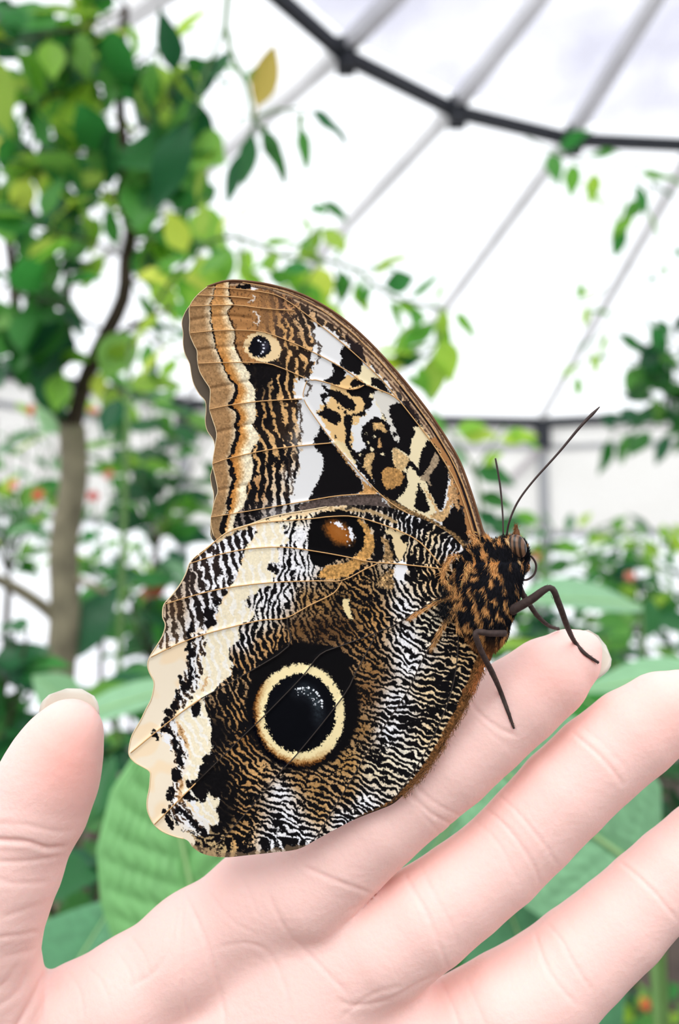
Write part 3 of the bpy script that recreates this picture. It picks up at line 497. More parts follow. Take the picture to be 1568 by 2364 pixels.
# ---------------------------------------------------------------- rounded bodies: smooth union of tapered capsules, meshed as one skin
def pxmm(px, py, D): return np.array(((px - 784) * D / F, (1182 - py) * D / F, -D))
def field(chains, h, pad=4.):
    """chains: (k, zscale, [(px, py, r_px, D)...]) -> distance grid in camera axes, millimetres"""
    prim = []
    for k, zs, st in chains:
        q = [(pxmm(a, b, D), r * D / F) for a, b, r, D in st]
        for i in range(len(q) - 1): prim.append((k, zs, q[i], q[i + 1]))
    A = np.array([p[0] - p[1] - pad for c in prim for p in c[2:]]); B = np.array([p[0] + p[1] + pad for c in prim for p in c[2:]])
    lo, hi = A.min(0), B.max(0); n = np.ceil((hi - lo) / h).astype(int) + 1
    G = np.full(n, 30., np.float32)
    ax = [lo[i] + h * np.arange(n[i], dtype=np.float32) for i in range(3)]
    for k, zs, (a, ra), (b, rb) in prim:
        m = max(ra, rb) + k * 1.5 + 2
        i0 = np.maximum(((np.minimum(a, b) - m - lo) / h).astype(int), 0); i1 = np.minimum(((np.maximum(a, b) + m - lo) / h).astype(int) + 2, n)
        X, Y, Z = np.meshgrid(ax[0][i0[0]:i1[0]], ax[1][i0[1]:i1[1]], ax[2][i0[2]:i1[2]], indexing='ij', sparse=True)
        d = b - a; s = np.array((1, 1, 1 / zs)); ds = d * s; L = (ds ** 2).sum() + 1e-9
        px, py, pz = X - a[0], Y - a[1], (Z - a[2]) / zs
        t = np.clip((px * ds[0] + py * ds[1] + pz * ds[2]) / L, 0, 1)
        dist = np.sqrt((px - t * ds[0]) ** 2 + (py - t * ds[1]) ** 2 + (pz - t * ds[2]) ** 2) - (ra + (rb - ra) * t)
        sub = G[i0[0]:i1[0], i0[1]:i1[1], i0[2]:i1[2]]
        hh = np.clip(.5 + .5 * (sub - dist) / k, 0, 1)
        sub[:] = sub * (1 - hh) + dist * hh - k * hh * (1 - hh)
    return G, lo, h
def nets(G, lo, h):
    """surface nets"""
    s = G < 0; cnt = np.zeros([q - 1 for q in G.shape], np.int8)
    for i in (0, 1):
        for j in (0, 1):
            for k in (0, 1): cnt += s[i:G.shape[0] - 1 + i, j:G.shape[1] - 1 + j, k:G.shape[2] - 1 + k]
    act = (cnt > 0) & (cnt < 8)
    idx = np.full(act.shape, -1, np.int32); I = np.argwhere(act); idx[act] = np.arange(len(I))
    acc = np.zeros((len(I), 3)); num = np.zeros(len(I))
    cor = [(i, j, k) for i in (0, 1) for j in (0, 1) for k in (0, 1)]
    val = np.array([G[I[:, 0] + o[0], I[:, 1] + o[1], I[:, 2] + o[2]] for o in cor])
    for a in range(8):
        for b in range(a + 1, 8):
            if sum(abs(cor[a][q] - cor[b][q]) for q in range(3)) != 1: continue
            m = (val[a] < 0) != (val[b] < 0); t = np.where(m, val[a] / (val[a] - val[b] + 1e-12), 0)
            p = np.array(cor[a])[None] + t[:, None] * (np.array(cor[b]) - np.array(cor[a]))[None]
            acc[m] += p[m]; num[m] += 1
    V = lo + h * (I + acc / num[:, None]); Q = []
    for axis in range(3):
        sh = [slice(None)] * 3; sh[axis] = slice(0, -1); sh2 = [slice(None)] * 3; sh2[axis] = slice(1, None)
        A, Bq = s[tuple(sh)], s[tuple(sh2)]; E = np.argwhere(A != Bq); u, v = [q for q in range(3) if q != axis]
        ok = (E[:, u] > 0) & (E[:, v] > 0) & (E[:, u] < act.shape[u]) & (E[:, v] < act.shape[v]); E = E[ok]
        flip = A[tuple(E.T)]
        def g(du, dv):
            w = E.copy(); w[:, u] += du; w[:, v] += dv; return idx[tuple(w.T)]
        q = np.stack([g(-1, -1), g(0, -1), g(0, 0), g(-1, 0)], 1)
        if axis == 1: flip = ~flip
        q[~flip] = q[~flip][:, ::-1]; Q.append(q)
    return V, np.concatenate(Q)
def relax(V, Q, n, w=.5):
    for _ in range(n):
        acc = np.zeros_like(V); num = np.zeros(len(V))
        for a, b in ((0, 1), (1, 2), (2, 3), (3, 0)):
            np.add.at(acc, Q[:, a], V[Q[:, b]]); np.add.at(num, Q[:, a], 1); np.add.at(acc, Q[:, b], V[Q[:, a]]); np.add.at(num, Q[:, b], 1)
        V = V * (1 - w) + w * acc / np.maximum(num, 1)[:, None]
    return V
def subdivide(V, Q):
    """each quad into four, then a light relax"""
    n = len(V); E = np.concatenate([np.sort(Q[:, [i, (i + 1) % 4]], 1) for i in range(4)]).astype(np.int64)
    u, inv = np.unique(E[:, 0] * n + E[:, 1], return_inverse=True); a, b = u // n, u % n
    em = (V[a] + V[b]) / 2; fc = V[Q].mean(1); m = len(Q); ei = inv.reshape(4, m) + n; fi = np.arange(m) + n + len(u)
    W = np.concatenate([V, em, fc]); q = np.concatenate([np.stack([Q[:, i], ei[i], fi, ei[i - 1]], 1) for i in range(4)])
    return relax(W, q, 2, .5), q
def vnorm(V, Q):
    n = np.cross(V[Q[:, 2]] - V[Q[:, 0]], V[Q[:, 3]] - V[Q[:, 1]]); N = np.zeros_like(V)
    for i in range(4): np.add.at(N, Q[:, i], n)
    return N / (np.linalg.norm(N, axis=1)[:, None] + 1e-12)
def topx(V): return 784 + F * V[:, 0] / -V[:, 2], 1182 - F * V[:, 1] / -V[:, 2]

# ---------------------------------------------------------------- the hand
DI, DM, DR, DT = 140., 141., 142., 137.
index = [(1344, 1500, 46, 140.5), (1312, 1526, 74, 140.5), (1266, 1563, 93, DI), (1196, 1618, 102, DI), (1119, 1689, 101, DI), (1038, 1763, 103, DI), (957, 1829, 104, DI), (876, 1896, 106, DI), (798, 1968, 108, 141), (705, 2043, 118, 143)]
middle = [(1606, 1604, 52, 139.5), (1575, 1622, 76, 140), (1532, 1644, 94, DM), (1460, 1694, 104, DM), (1380, 1758, 106, DM), (1302, 1832, 107, DM), (1227, 1912, 105, DM), (1150, 1990, 105, DM), (1066, 2056, 109, DM), (984, 2117, 116, DM), (890, 2175, 126, 143)]
ring = [(1760, 1832, 60, 140), (1700, 1885, 88, 141), (1630, 1950, 96, DR), (1560, 2010, 98, DR), (1497, 2066, 99, DR), (1431, 2132, 106, DR), (1338, 2212, 114, DR), (1272, 2272, 122, DR), (1178, 2334, 130, DR), (1070, 2400, 136, 144)]
pinky = [(1640, 2540, 62, 143), (1560, 2560, 78, 144), (1430, 2590, 86, 144), (1250, 2620, 94, 144), (1040, 2660, 115, 145)]
thumb = [(162, 1686, 68, DT), (154, 1700, 80, DT), (134, 1744, 99, DT), (112, 1800, 111, DT), (84, 1870, 114, DT), (54, 1945, 103, DT), (32, 2010, 106, DT), (6, 2090, 102, DT), (-18, 2170, 106, 138), (-34, 2260, 124, 140), (-20, 2370, 150, 143), (40, 2520, 190, 146), (60, 2760, 200, 150)]
palm_i = [(705, 2043, 118, 143), (607, 2075, 116, 145), (450, 2186, 118, 146), (300, 2292, 117, 146), (180, 2345, 108, 146), (100, 2520, 150, 148)]
palm = [[(890, 2175, 126, 143), (640, 2330, 150, 146), (300, 2560, 165, 148), (60, 2860, 180, 150)], [(1070, 2400, 136, 144), (760, 2500, 160, 147), (400, 2720, 175, 149), (110, 2960, 185, 150)],
        [(1040, 2660, 115, 145), (800, 2740, 150, 147), (480, 2880, 170, 149), (180, 3020, 175, 150)], [(607, 2100, 110, 146), (700, 2300, 150, 146), (860, 2480, 150, 146)], [(300, 2330, 120, 147), (420, 2600, 170, 148), (600, 2700, 160, 148)],
        [(100, 2880, 215, 151), (-60, 3080, 205, 152)]]
chains = [(5., .85, p) for p in palm] + [(3., .9, palm_i), (1.6, .92, thumb), (.45, .92, index), (.45, .92, middle), (.45, .92, ring), (.45, .92, pinky)]

G, lo, h = field(chains, .66)
V, Q = nets(G, lo, h); del G; V = relax(V, Q, 3); V, Q = subdivide(V, Q)
NRM = vnorm(V, Q)
hx, hy = topx(V)
front = np.clip(NRM[:, 2] * 2.2 + .25, 0, 1)
CRS = [  # creases: polyline, depth mm, half width px
 ([(1070, 1590), (1100, 1640), (1150, 1680), (1196, 1700)], .34, 7), ([(1085, 1640), (1120, 1680), (1180, 1730)], .10, 6), ([(930, 1800), (954, 1840), (999, 1880), (1045, 1905)], .34, 7), ([(960, 1815), (1000, 1850), (1064, 1885)], .22, 6), ([(940, 1830), (980, 1885), (1020, 1930)], .15, 6),
 ([(1321, 1690), (1374, 1735), (1410, 1772), (1439, 1812)], .42, 7), ([(1340, 1675), (1395, 1720), (1450, 1780)], .10, 7), ([(1119, 1865), (1150, 1890), (1184, 1925), (1234, 2000), (1245, 2040)], .34, 7), ([(1154, 1838), (1200, 1880), (1264, 1960), (1285, 1995)], .30, 7), ([(1090, 1890), (1150, 1945), (1200, 2040)], .14, 8),
 ([(935, 2015), (950, 2045), (994, 2125), (1034, 2235)], .34, 8), ([(968, 1995), (1000, 2060), (1040, 2130), (1060, 2190)], .16, 8),
 ([(1432, 1990), (1470, 2020), (1520, 2070), (1568, 2130)], .40, 7), ([(1234, 2150), (1250, 2200), (1275, 2255), (1330, 2320)], .32, 8), ([(1264, 2132), (1300, 2175), (1322, 2220), (1370, 2290)], .28, 8), ([(1010, 2255), (1040, 2310), (1060, 2364), (1090, 2440)], .25, 9), ([(1075, 2250), (1100, 2320), (1140, 2400)], .15, 9),
 ([(-60, 1936), (0, 1940), (60, 1944), (110, 1958), (152, 1954)], .80, 9), ([(-60, 1985), (20, 1990), (90, 1985), (142, 1974)], .34, 9), ([(-40, 1900), (60, 1905), (130, 1920), (170, 1915)], .20, 10), ([(-40, 2020), (40, 2040), (110, 2035)], .22, 10), ([(-20, 2165), (40, 2160), (88, 2150)], .34, 9), ([(0, 2120), (60, 2100), (100, 2085)], .2, 10), ([(0, 2210), (50, 2200), (85, 2190)], .2, 10),
 ([(104, 2246), (85, 2285), (60, 2330), (20, 2400)], .8, 11), ([(108, 2250), (100, 2310), (110, 2380)], .35, 10), ([(60, 2240), (40, 2290), (-20, 2330)], .3, 10), ([(40, 2225), (10, 2270), (-40, 2300)], .25, 9),
 ([(432, 2060), (420, 2120), (418, 2200), (425, 2290), (440, 2380)], .30, 8), ([(425, 2060), (470, 2160), (500, 2260), (520, 2380)], .38, 9), ([(410, 2090), (395, 2180), (360, 2240), (300, 2280)], .22, 10),
 ([(500, 2190), (560, 2180), (620, 2200), (660, 2290), (670, 2364)], .22, 9), ([(620, 2060), (660, 2140), (740, 2230), (800, 2290)], .28, 9), ([(860, 2062), (800, 2040), (750, 2020), (700, 2000)], .35, 8), ([(868, 2060), (840, 2085), (800, 2100)], .25, 8), ([(1008, 2250), (960, 2270), (900, 2300), (820, 2320), (780, 2310)], .30, 9), ([(780, 2360), (860, 2290), (930, 2270)], .2, 9),
 ([(300, 2160), (330, 2200), (350, 2250)], .14, 7), ([(260, 2190), (300, 2240), (310, 2290)], .14, 7), ([(200, 2230), (240, 2270), (260, 2320)], .14, 7), ([(150, 2240), (190, 2290), (200, 2350)], .16, 7), ([(540, 2010), (570, 2050), (600, 2120)], .14, 8), ([(480, 2060), (540, 2130), (600, 2160)], .12, 8)]
disp = np.zeros(len(V))
for pl, dp, w in CRS:
    w = w * .62; P = spline(pl, False, 4); x0, y0 = P.min(0) - 60; x1, y1 = P.max(0) + 60
    m = np.where((hx > x0) & (hx < x1) & (hy > y0) & (hy < y1) & (NRM[:, 2] > -.3))[0]
    if not len(m): continue
    d, t = segdist(P, hx[m].astype(np.float32), hy[m].astype(np.float32))
    e = np.minimum(1, 6 * np.minimum(t, 1 - t) + .25)
    disp[m] -= dp * .46 * e * (np.exp(-(d / w) ** 2) - .22 * np.exp(-((d - 2.4 * w) / (1.4 * w)) ** 2))
# soft pads
for x, y, r, a in ((150, 1760, 90, .5), (1270, 1560, 80, .35), (1520, 1640, 90, .3), (1040, 1760, 70, .3), (1240, 1860, 80, .3), (820, 1960, 90, .3), (1010, 2090, 90, .3), (1200, 2330, 100, .3), (720, 2130, 100, .8), (880, 2260, 90, .7), (250, 2420, 160, 1.2), (620, 2330, 150, -.7)):
    disp += a * np.exp(-(((hx - x) ** 2 + (hy - y) ** 2) / r ** 2)) * front
V = V + NRM * disp[:, None]
red = np.zeros(len(V))
for x, y, rx, ry, a in ((150, 1750, 85, 110, .6), (1275, 1560, 90, 75, .3), (1525, 1645, 90, 75, .3), (1690, 1890, 90, 75, .3)):      # flushed finger pads
    red = np.maximum(red, a * np.exp(-(((hx - x) / rx) ** 2 + ((hy - y) / ry) ** 2)))
skin = np.array((249, 207, 198)) / 255.; pink = np.array((244, 168, 154)) / 255.
skc = skin + (pink - skin) * red[:, None]
M_skin = mat('skin', (247, 208, 193), .52, attr='tint', sss=.35, spec=.3, bump=.10, bscale=900)
person = empty('person', at(60, 2860, .150)); tag(person, 'open pale hand, palm to the viewer, butterfly resting on its raised index finger', 'person')
hand_me = npmesh('hand', V * .001, Q); hand_me.transform(CM); paintmesh(hand_me, skc)
hand = part('hand', hand_me, M_skin, person); hand['label'] = 'bare hand with spread fingers and creased palm'
_k = (hx > 1000) & (hy < 1800) & (hy > 1400); _q = Q[_k[Q].all(1)]; _u = np.unique(_q); _r = np.full(len(V), -1, np.int32); _r[_u] = np.arange(len(_u))     # only the index finger carries feet
BV = BVHTree.FromPolygons([CM @ Vector(p) for p in V[_u] * .001], _r[_q].tolist())
def hand_depth(px, py):
    d = (at(px, py, 1) - CAM); r = BV.ray_cast(CAM, d.normalized())
    return None if r[0] is None else (r[0] - CAM).dot(Vector((0, _c, _s)))
def nail(tipx, tipy, ang, wpx, lpx, D, label):
    """curved plate growing from behind the finger tip; ang = finger direction on the picture (degrees, up = 90)"""
    a = math.radians(ang); dx, dy = math.cos(a), math.sin(a); k = D / F; W = wpx * k / 2; Lm = lpx * k; v = []; f = []; nu, nv = 15, 17
    base = pxmm(tipx, tipy, D)
    for j in range(nv):
        t = j / (nv - 1); s = t * Lm - Lm                                # 0 = tip
        wf = 1 if t < .72 else max(0, 1 - ((t - .72) / .282) ** 2.6) ** (1 / 2.2)
        for i in range(nu):
            q = -1 + 2 * i / (nu - 1); o = q * W * (.12 + .88 * wf)
            z = -2.6 * (1 - (o / W) ** 2) - 0.2 + .9 * t * t
            p = base + np.array((dx * s - dy * o, dy * s + dx * o, z)); v.append(p)
    n = len(v); v += [p + np.array((0, 0, -.45)) for p in v]
    for j in range(nv - 1):
        for i in range(nu - 1):
            q = (j * nu + i, j * nu + i + 1, (j + 1) * nu + i + 1, (j + 1) * nu + i); f.append(q); f.append(tuple(n + e for e in q[::-1]))
    rim = [i for i in range(nu)] + [j * nu + nu - 1 for j in range(1, nv)] + [(nv - 1) * nu + i for i in range(nu - 2, -1, -1)] + [j * nu for j in range(nv - 2, 0, -1)]
    for i in range(len(rim)): f.append((rim[i], n + rim[i], n + rim[(i + 1) % len(rim)], rim[(i + 1) % len(rim)]))
    me = mesh('fingernail', [p * .001 for p in v], f); me.transform(CM); o = part('fingernail', me, M_nail, person); o['label'] = label
for _n in ('V', 'Q', 'NRM', 'hx', 'hy', 'front', 'disp', 'red', 'skc', '_q', '_r', '_k', '_u'): globals().pop(_n, None)
M_nail = mat('clear_nail', (240, 238, 228), .15, spec=.6, trans=.5)
nail(162, 1596, 88, 138, 190, 138.6, 'long clear thumbnail edge'); nail(1398, 1482, 38, 112, 190, 142.0, 'long clear index fingernail edge')
nail(1668, 1560, 38, 125, 190, 143, 'clear middle fingernail'); nail(1820, 1785, 40, 120, 190, 143.5, 'clear ring fingernail'); nail(1700, 2520, 8, 95, 150, 146, 'clear little fingernail')
# ---------------------------------------------------------------- the butterfly
fly = empty('butterfly', at(1110, 1400, .1312)); tag(fly, 'large brown owl butterfly with folded wings showing big yellow-ringed eyespots, perched on a finger', 'butterfly')
M_wing = mat('wing_scales', (120, 90, 60), .75, attr='tint', spec=.04, trans=.04); M_vein = mat('tan_vein', (206, 160, 104), .6); M_veind = mat('dark_vein', (46, 38, 34), .6)
M_far = mat('far_wing_scales', (92, 80, 66), .85, .12, 300); M_rimw = mat('pale_wing_fringe', (224, 200, 160), .8)
def wing(name, outline, cv, D, step, bend, folds=(), fringe=None):
    """dense wing membrane; colour per vertex from the scale pattern, gentle folds along the veins"""
    O = spline(outline, True, 4); x0, y0 = np.floor(O.min(0)) - step; x1, y1 = O.max(0) + step
    gx, gy = np.meshgrid(np.arange(x0, x1, step), np.arange(y0, y1, step)); ins = inside(O, gx, gy)
    grow = ins.copy(); grow[1:] |= ins[:-1]; grow[:-1] |= ins[1:]; grow[:, 1:] |= ins[:, :-1]; grow[:, :-1] |= ins[:, 1:]
    g2 = grow.copy(); g2[:, 1:] |= grow[:, :-1]; g2[:, :-1] |= grow[:, 1:]; g2[1:] |= grow[:-1]; g2[:-1] |= grow[1:]; g2 |= ins
    cell = ins[:-1, :-1] | ins[1:, :-1] | ins[:-1, 1:] | ins[1:, 1:]
    use = np.zeros(ins.shape, bool); use[:-1, :-1] |= cell; use[1:, :-1] |= cell; use[:-1, 1:] |= cell; use[1:, 1:] |= cell
    vx, vy = gx[use].astype(np.float64), gy[use].astype(np.float64); out = ~ins[use]
    # pull rim vertices back onto the outline
    ox, oy = vx[out], vy[out]; bd = np.full(len(ox), 1e9); bx, by = ox.copy(), oy.copy()
    for i in range(len(O)):
        a, b = O[i], O[(i + 1) % len(O)]; d = b - a; t = np.clip(((ox - a[0]) * d[0] + (oy - a[1]) * d[1]) / ((d ** 2).sum() + 1e-9), 0, 1)
        qx, qy = a[0] + t * d[0], a[1] + t * d[1]; e = (qx - ox) ** 2 + (qy - oy) ** 2; m = e < bd; bd[m] = e[m]; bx[m] = qx[m]; by[m] = qy[m]
    vx[out], vy[out] = bx, by
    idx = np.full(ins.shape, -1, np.int32); idx[use] = np.arange(use.sum())
    q = np.stack([idx[:-1, :-1][cell], idx[1:, :-1][cell], idx[1:, 1:][cell], idx[:-1, 1:][cell]], 1)
    Dv = D + bend(vx, vy)
    for pl, amp, w in folds:
        P = spline(pl, False, 4); m = np.where((vx > P[:, 0].min() - 40) & (vx < P[:, 0].max() + 40) & (vy > P[:, 1].min() - 40) & (vy < P[:, 1].max() + 40))[0]
        d, t = segdist(P, vx[m].astype(np.float32), vy[m].astype(np.float32)); Dv[m] -= amp * np.exp(-(d / w) ** 2)
    co = np.stack([(vx - 784) * Dv / F, (1182 - vy) * Dv / F, -Dv], 1)
    me = npmesh(name, co * .001, q); me.transform(CM)
    if cv is not None:
        ix = np.clip(vx - X0, 0, CW - 1.001); iy = np.clip(vy - Y0, 0, CH - 1.001); i, j = ix.astype(int), iy.astype(int); fx, fy = (ix - i)[:, None], (iy - j)[:, None]
        i1, j1 = np.minimum(i + 1, CW - 1), np.minimum(j + 1, CH - 1)
        c = cv.c[j, i] * (1 - fx) * (1 - fy) + cv.c[j, i1] * fx * (1 - fy) + cv.c[j1, i] * (1 - fx) * fy + cv.c[j1, i1] * fx * fy
        paintmesh(me, c)
    return me
def bendF(x, y): return -.9 * ((1110 - x) / 640.) ** 2 + .25 * np.sin((x - y) / 90.)
def bendH(x, y): return -1.2 * ((1100 - x) / 800.) ** 2 + .22 * np.sin((x * .6 + y) / 70.) * np.clip((1050 - x) / 200, 0, 1)
DF, DH = 131.3, 130.5
fw = part('fore_wing', wing('fore_wing', FW_OUT, FWC, DF, 1.25, bendF, [(v, .16, 5) for v in FWV[:7]] + [(v, -.22, 5) for v in FWF]), M_wing, fly); fw['label'] = 'near fore wing with brown margin bands and white patch'
hw = part('hind_wing', wing('hind_wing', HW_OUT, HWC, DH, 1.25, bendH, [(v, .14, 5) for v in HWV]), M_wing, fly); hw['label'] = 'near hind wing with rippled scales and a large eyespot'
ffw = part('fore_wing', wing('far_fore_wing', FAR_OUT, None, DF + .9, 6, lambda x, y: bendF(x, y)), M_far, fly); ffw['label'] = 'far fore wing, grey-brown edge showing'
fhw = part('hind_wing', wing('far_hind_wing', [((x - 800) * .975 + 800, (y - 1500) * .975 + 1502) for x, y in HW_OUT], None, DF + 1.0, 6, lambda x, y: bendH(x, y) + .2), M_far, fly)
def sub(name, me, m, par):
    o = link(name, me, m); o.parent = par; return o
def vein(par, pl, D, bend, m, r0, r1, amp):
    P = spline(pl, False, 3); n = len(P)
    pts = [CM @ Vector(pxmm(x, y, D + float(bend(np.float64(x), np.float64(y))) - amp) * .001) for x, y in P]
    sub('vein', tube('vein', pts, [(r0 + (r1 - r0) * i / (n - 1)) * 7e-5 for i in range(n)], 6, 1), m, par)
for v in FWV: vein(fw, v, DF, bendF, M_vein, 1.0, 1.5, .17)
for v, tan_ in HWS: vein(hw, v, DH, bendH, M_vein if tan_ else M_veind, 1.0, 1.5, .14)
def rim(par, pts, D, bend, m, r):
    P = spline(pts, False, 3); sub('wing_edge', tube('wing_edge', [CM @ Vector(pxmm(x, y, D + float(bend(np.float64(x), np.float64(y)))) * .001) for x, y in P], r * 7e-5, 5, 1), m, par)
M_cost = mat('brown_wing_edge', (112, 76, 50), .7)
rim(fw, FW_OUT[16:39], DF, bendF, M_rimw, 1.0); rim(fw, FW_OUT[0:17], DF, bendF, M_cost, 2.6); rim(hw, HW_OUT[9:52], DH, bendH, M_rimw, 1.6); rim(ffw, FAR_OUT[16:40], DF + .9, bendF, M_rimw, .9)

# body: one skin, then fur
DB_ = 131.2
bch = [(1.6, 1., [(1190, 1272, 24, 130.4), (1172, 1284, 38, 130.8), (1146, 1322, 56, DB_), (1124, 1376, 66, DB_), (1116, 1422, 58, DB_), (1124, 1456, 38, DB_), (1112, 1512, 18, 132.2), (1068, 1590, 16, 132.0), (1015, 1690, 13, 132.0), (945, 1795, 8, 132.0)]),
       (1.0, .9, [(1185, 1275, 30, 130.2), (1203, 1300, 18, 130.4)]), (1.2, .8, [(1100, 1290, 34, DB_), (1070, 1340, 30, DB_), (1062, 1390, 26, DB_)]), (1., .8, [(1120, 1250, 12, DB_), (1130, 1290, 30, DB_)])]
G, lo, h = field(bch, .16, 1.5); BVt, BQ = nets(G, lo, h); BVt = relax(BVt, BQ, 2); BN = vnorm(BVt, BQ); bx, by = topx(BVt)
def furpat(x, y):
    """orange stripes on blue-black, by place on the body (picture pixels)"""
    i = np.clip(np.asarray(x) - X0, 0, CW - 1).astype(int); j = np.clip(np.asarray(y) - Y0, 0, CH - 1).astype(int)
    s = np.sin((np.asarray(x) * .80 + np.asarray(y) * -.25) * .30 + 1.1 * N6[j, i] * 1.3 + .9 * N14[j, i]) + .55 * N6[j, i]
    return s
s = furpat(bx, by); k = np.clip((s - .45) / .3, 0, 1)[:, None]; low = np.clip((by - 1462) / 40, 0, 1)[:, None]
bc = np.array((24, 25, 30)) / 255. * (1 - k) + np.array((170, 112, 60)) / 255. * k; bc = bc * (1 - .8 * low) + np.array((134, 84, 46)) / 255. * .8 * low
M_body = mat('body_scales', (60, 44, 30), .9, attr='tint', spec=.05)
bme = npmesh('body', BVt * .001, BQ); bme.transform(CM); paintmesh(bme, bc); body = part('body', bme, M_body, fly); body['label'] = 'furry black body striped with orange hair'
def fur(roots, normals, cols, dirs, Ls, name, par, w=.034):
    n = len(roots); t = dirs - (dirs * normals).sum(1)[:, None] * normals * .75 + normals * .42; t /= np.linalg.norm(t, axis=1)[:, None]
    sd = np.cross(t, np.array((0, 0, 1.)) + rs.randn(n, 3) * .3); sd /= np.linalg.norm(sd, axis=1)[:, None] + 1e-9
    L = Ls[:, None]; drop = np.array((0, -.10, 0)) * L
    v = np.stack([roots - sd * w, roots + sd * w, roots + t * L * .55 + sd * w * .7, roots + t * L * .55 - sd * w * .7, roots + t * L + drop + sd * .006, roots + t * L + drop - sd * .006], 1).reshape(-1, 3)
    b = np.arange(n)[:, None] * 6; q = np.concatenate([b + np.array((0, 1, 2, 3)), b + np.array((3, 2, 4, 5))])
    me = npmesh(name, v * .001, q); me.transform(CM); paintmesh(me, np.repeat(cols, 6, 0)); o = sub(name, me, M_body, par); o['kind'] = 'stuff'; return o
sel = np.where((bx > 1030) & (by < 1500) & (BN[:, 2] > -.35))[0]; pick = rs.choice(sel, 17000)
fx_, fy_ = bx[pick], by[pick]
fd = np.stack([-(.35 + .2 * rs.randn(len(pick))), -(.85 + .2 * rs.randn(len(pick))), .1 * rs.randn(len(pick))], 1)
up_ = fy_ < 1300; fd[up_] = np.stack([-.2 + .35 * rs.randn(up_.sum()), .9 + .2 * rs.randn(up_.sum()), .2 * rs.randn(up_.sum())], 1)
kk = np.clip((furpat(fx_, fy_) + .25 * rs.randn(len(pick)) - .50) / .3, 0, 1)[:, None]; lw = np.clip((fy_ - 1462) / 40, 0, 1)[:, None]
fc = np.array((26, 26, 30)) / 255. * (1 - kk) + np.array((208, 150, 92)) / 255. * kk; fc = fc * (1 - .8 * lw) + np.array((150, 94, 52)) / 255. * .8 * lw; fc *= (1 + .18 * rs.randn(len(pick), 1))
fur(BVt[pick], BN[pick], np.clip(fc, 0, 1), fd, .5 + .5 * rs.rand(len(pick)), 'fur', body)
# orange hair ridges where the wings join, and the dark haired pockets
def ridge(pl, n, wpx, col, L, D, spread=.5, par=hw):
    P = spline(pl, False, 6); t = rs.rand(n) * (len(P) - 1.001); i = t.astype(int); f_ = (t - i)[:, None]; p = P[i] * (1 - f_) + P[i + 1] * f_; tg = P[i + 1] - P[i]; tg /= np.linalg.norm(tg, axis=1)[:, None] + 1e-9
    p = p + rs.randn(n, 2) * wpx; r = np.stack([(p[:, 0] - 784) * D / F, (1182 - p[:, 1]) * D / F, np.full(n, -D)], 1)
    d = np.stack([tg[:, 0], -tg[:, 1], 0 * tg[:, 0]], 1) + rs.randn(n, 3) * spread; nn = np.tile(np.array((0, 0, 1.)), (n, 1))
    c = np.clip(np.array(col) / 255. * (1 + .2 * rs.randn(n, 1)), 0, 1); fur(r, nn, c, d, L * (.6 + .7 * rs.rand(n)), 'hair_tuft', par)
OR = (206, 150, 94)
ridge([(1060, 1282), (1040, 1290), (1026, 1312), (1022, 1335), (1035, 1355), (1050, 1372)], 500, 3, OR, 1.0, 129.9); ridge([(1048, 1376), (1020, 1385), (990, 1400), (950, 1425)], 260, 2.2, OR, 1.1, 129.9, .2); ridge([(1062, 1340), (1060, 1380), (1058, 1420), (1060, 1450)], 420, 3, OR, 1.1, 129.8, .3); ridge([(1050, 1400), (1035, 1430), (1015, 1460), (1000, 1490)], 220, 2.5, (170, 126, 80), 1.2, 129.8, .3)
ridge([(1030, 1350), (1022, 1400), (1032, 1420)], 500, 9, (24, 25, 28), 1.1, 129.7, .6); ridge([(1076, 1290), (1062, 1320), (1056, 1350)], 240, 7, (20, 20, 24), .9, 129.7, .5); ridge([(1083, 1300), (1080, 1320), (1072, 1345), (1070, 1370)], 260, 4, OR, 1.0, 129.0, .5)
ridge([(1138, 1480), (1125, 1523), (1106, 1565), (1087, 1607), (1068, 1649), (1041, 1691), (1018, 1733), (988, 1775), (961, 1806), (930, 1837)], 1300, 3.5, (112, 76, 46), .6, 130.3, .5); ridge([(1140, 1470), (1126, 1510), (1108, 1555), (1090, 1595)], 420, 4, (160, 100, 58), .7, 130.0, .5); ridge([(1085, 1230), (1102, 1262), (1118, 1285)], 200, 6, OR, .9, 130.2, .6)

# eye, palps, proboscis, antennae
def ellipsoid(name, c, ax, R, nu=20, nv=14):
    v = []; f = []
    for j in range(nv + 1):
        for i in range(nu):
            th = math.pi * j / nv; ph = 2 * math.pi * i / nu; v.append(Vector(c) + R @ Vector((ax[0] * math.sin(th) * math.cos(ph), ax[1] * math.cos(th), ax[2] * math.sin(th) * math.sin(ph))))
    for j in range(nv):
        for i in range(nu): f.append((j * nu + i, j * nu + (i + 1) % nu, (j + 1) * nu + (i + 1) % nu, (j + 1) * nu + i))
    return mesh(name, v, f)
em = bpy.data.materials.new('banded_eye'); em.use_nodes = True; N = em.node_tree.nodes; L = em.node_tree.links; b = N['Principled BSDF']; b.inputs['Roughness'].default_value = .28
tc = N.new('ShaderNodeTexCoord'); wv = N.new('ShaderNodeTexWave'); wv.inputs['Scale'].default_value = 1.3; wv.inputs['Distortion'].default_value = .8; mp = N.new('ShaderNodeMapping'); mp.inputs['Rotation'].default_value = (0, 0, .45)
L.new(tc.outputs['Generated'], mp.inputs[0]); L.new(mp.outputs[0], wv.inputs['Vector']); rp = N.new('ShaderNodeValToRGB'); rp.color_ramp.elements[0].position = .3; rp.color_ramp.elements[0].color = (*lin((38, 27, 20)), 1); rp.color_ramp.elements[1].position = .62; rp.color_ramp.elements[1].color = (*lin((118, 86, 62)), 1)
L.new(wv.outputs['Fac'], rp.inputs[0]); L.new(rp.outputs[0], b.inputs['Base Color'])
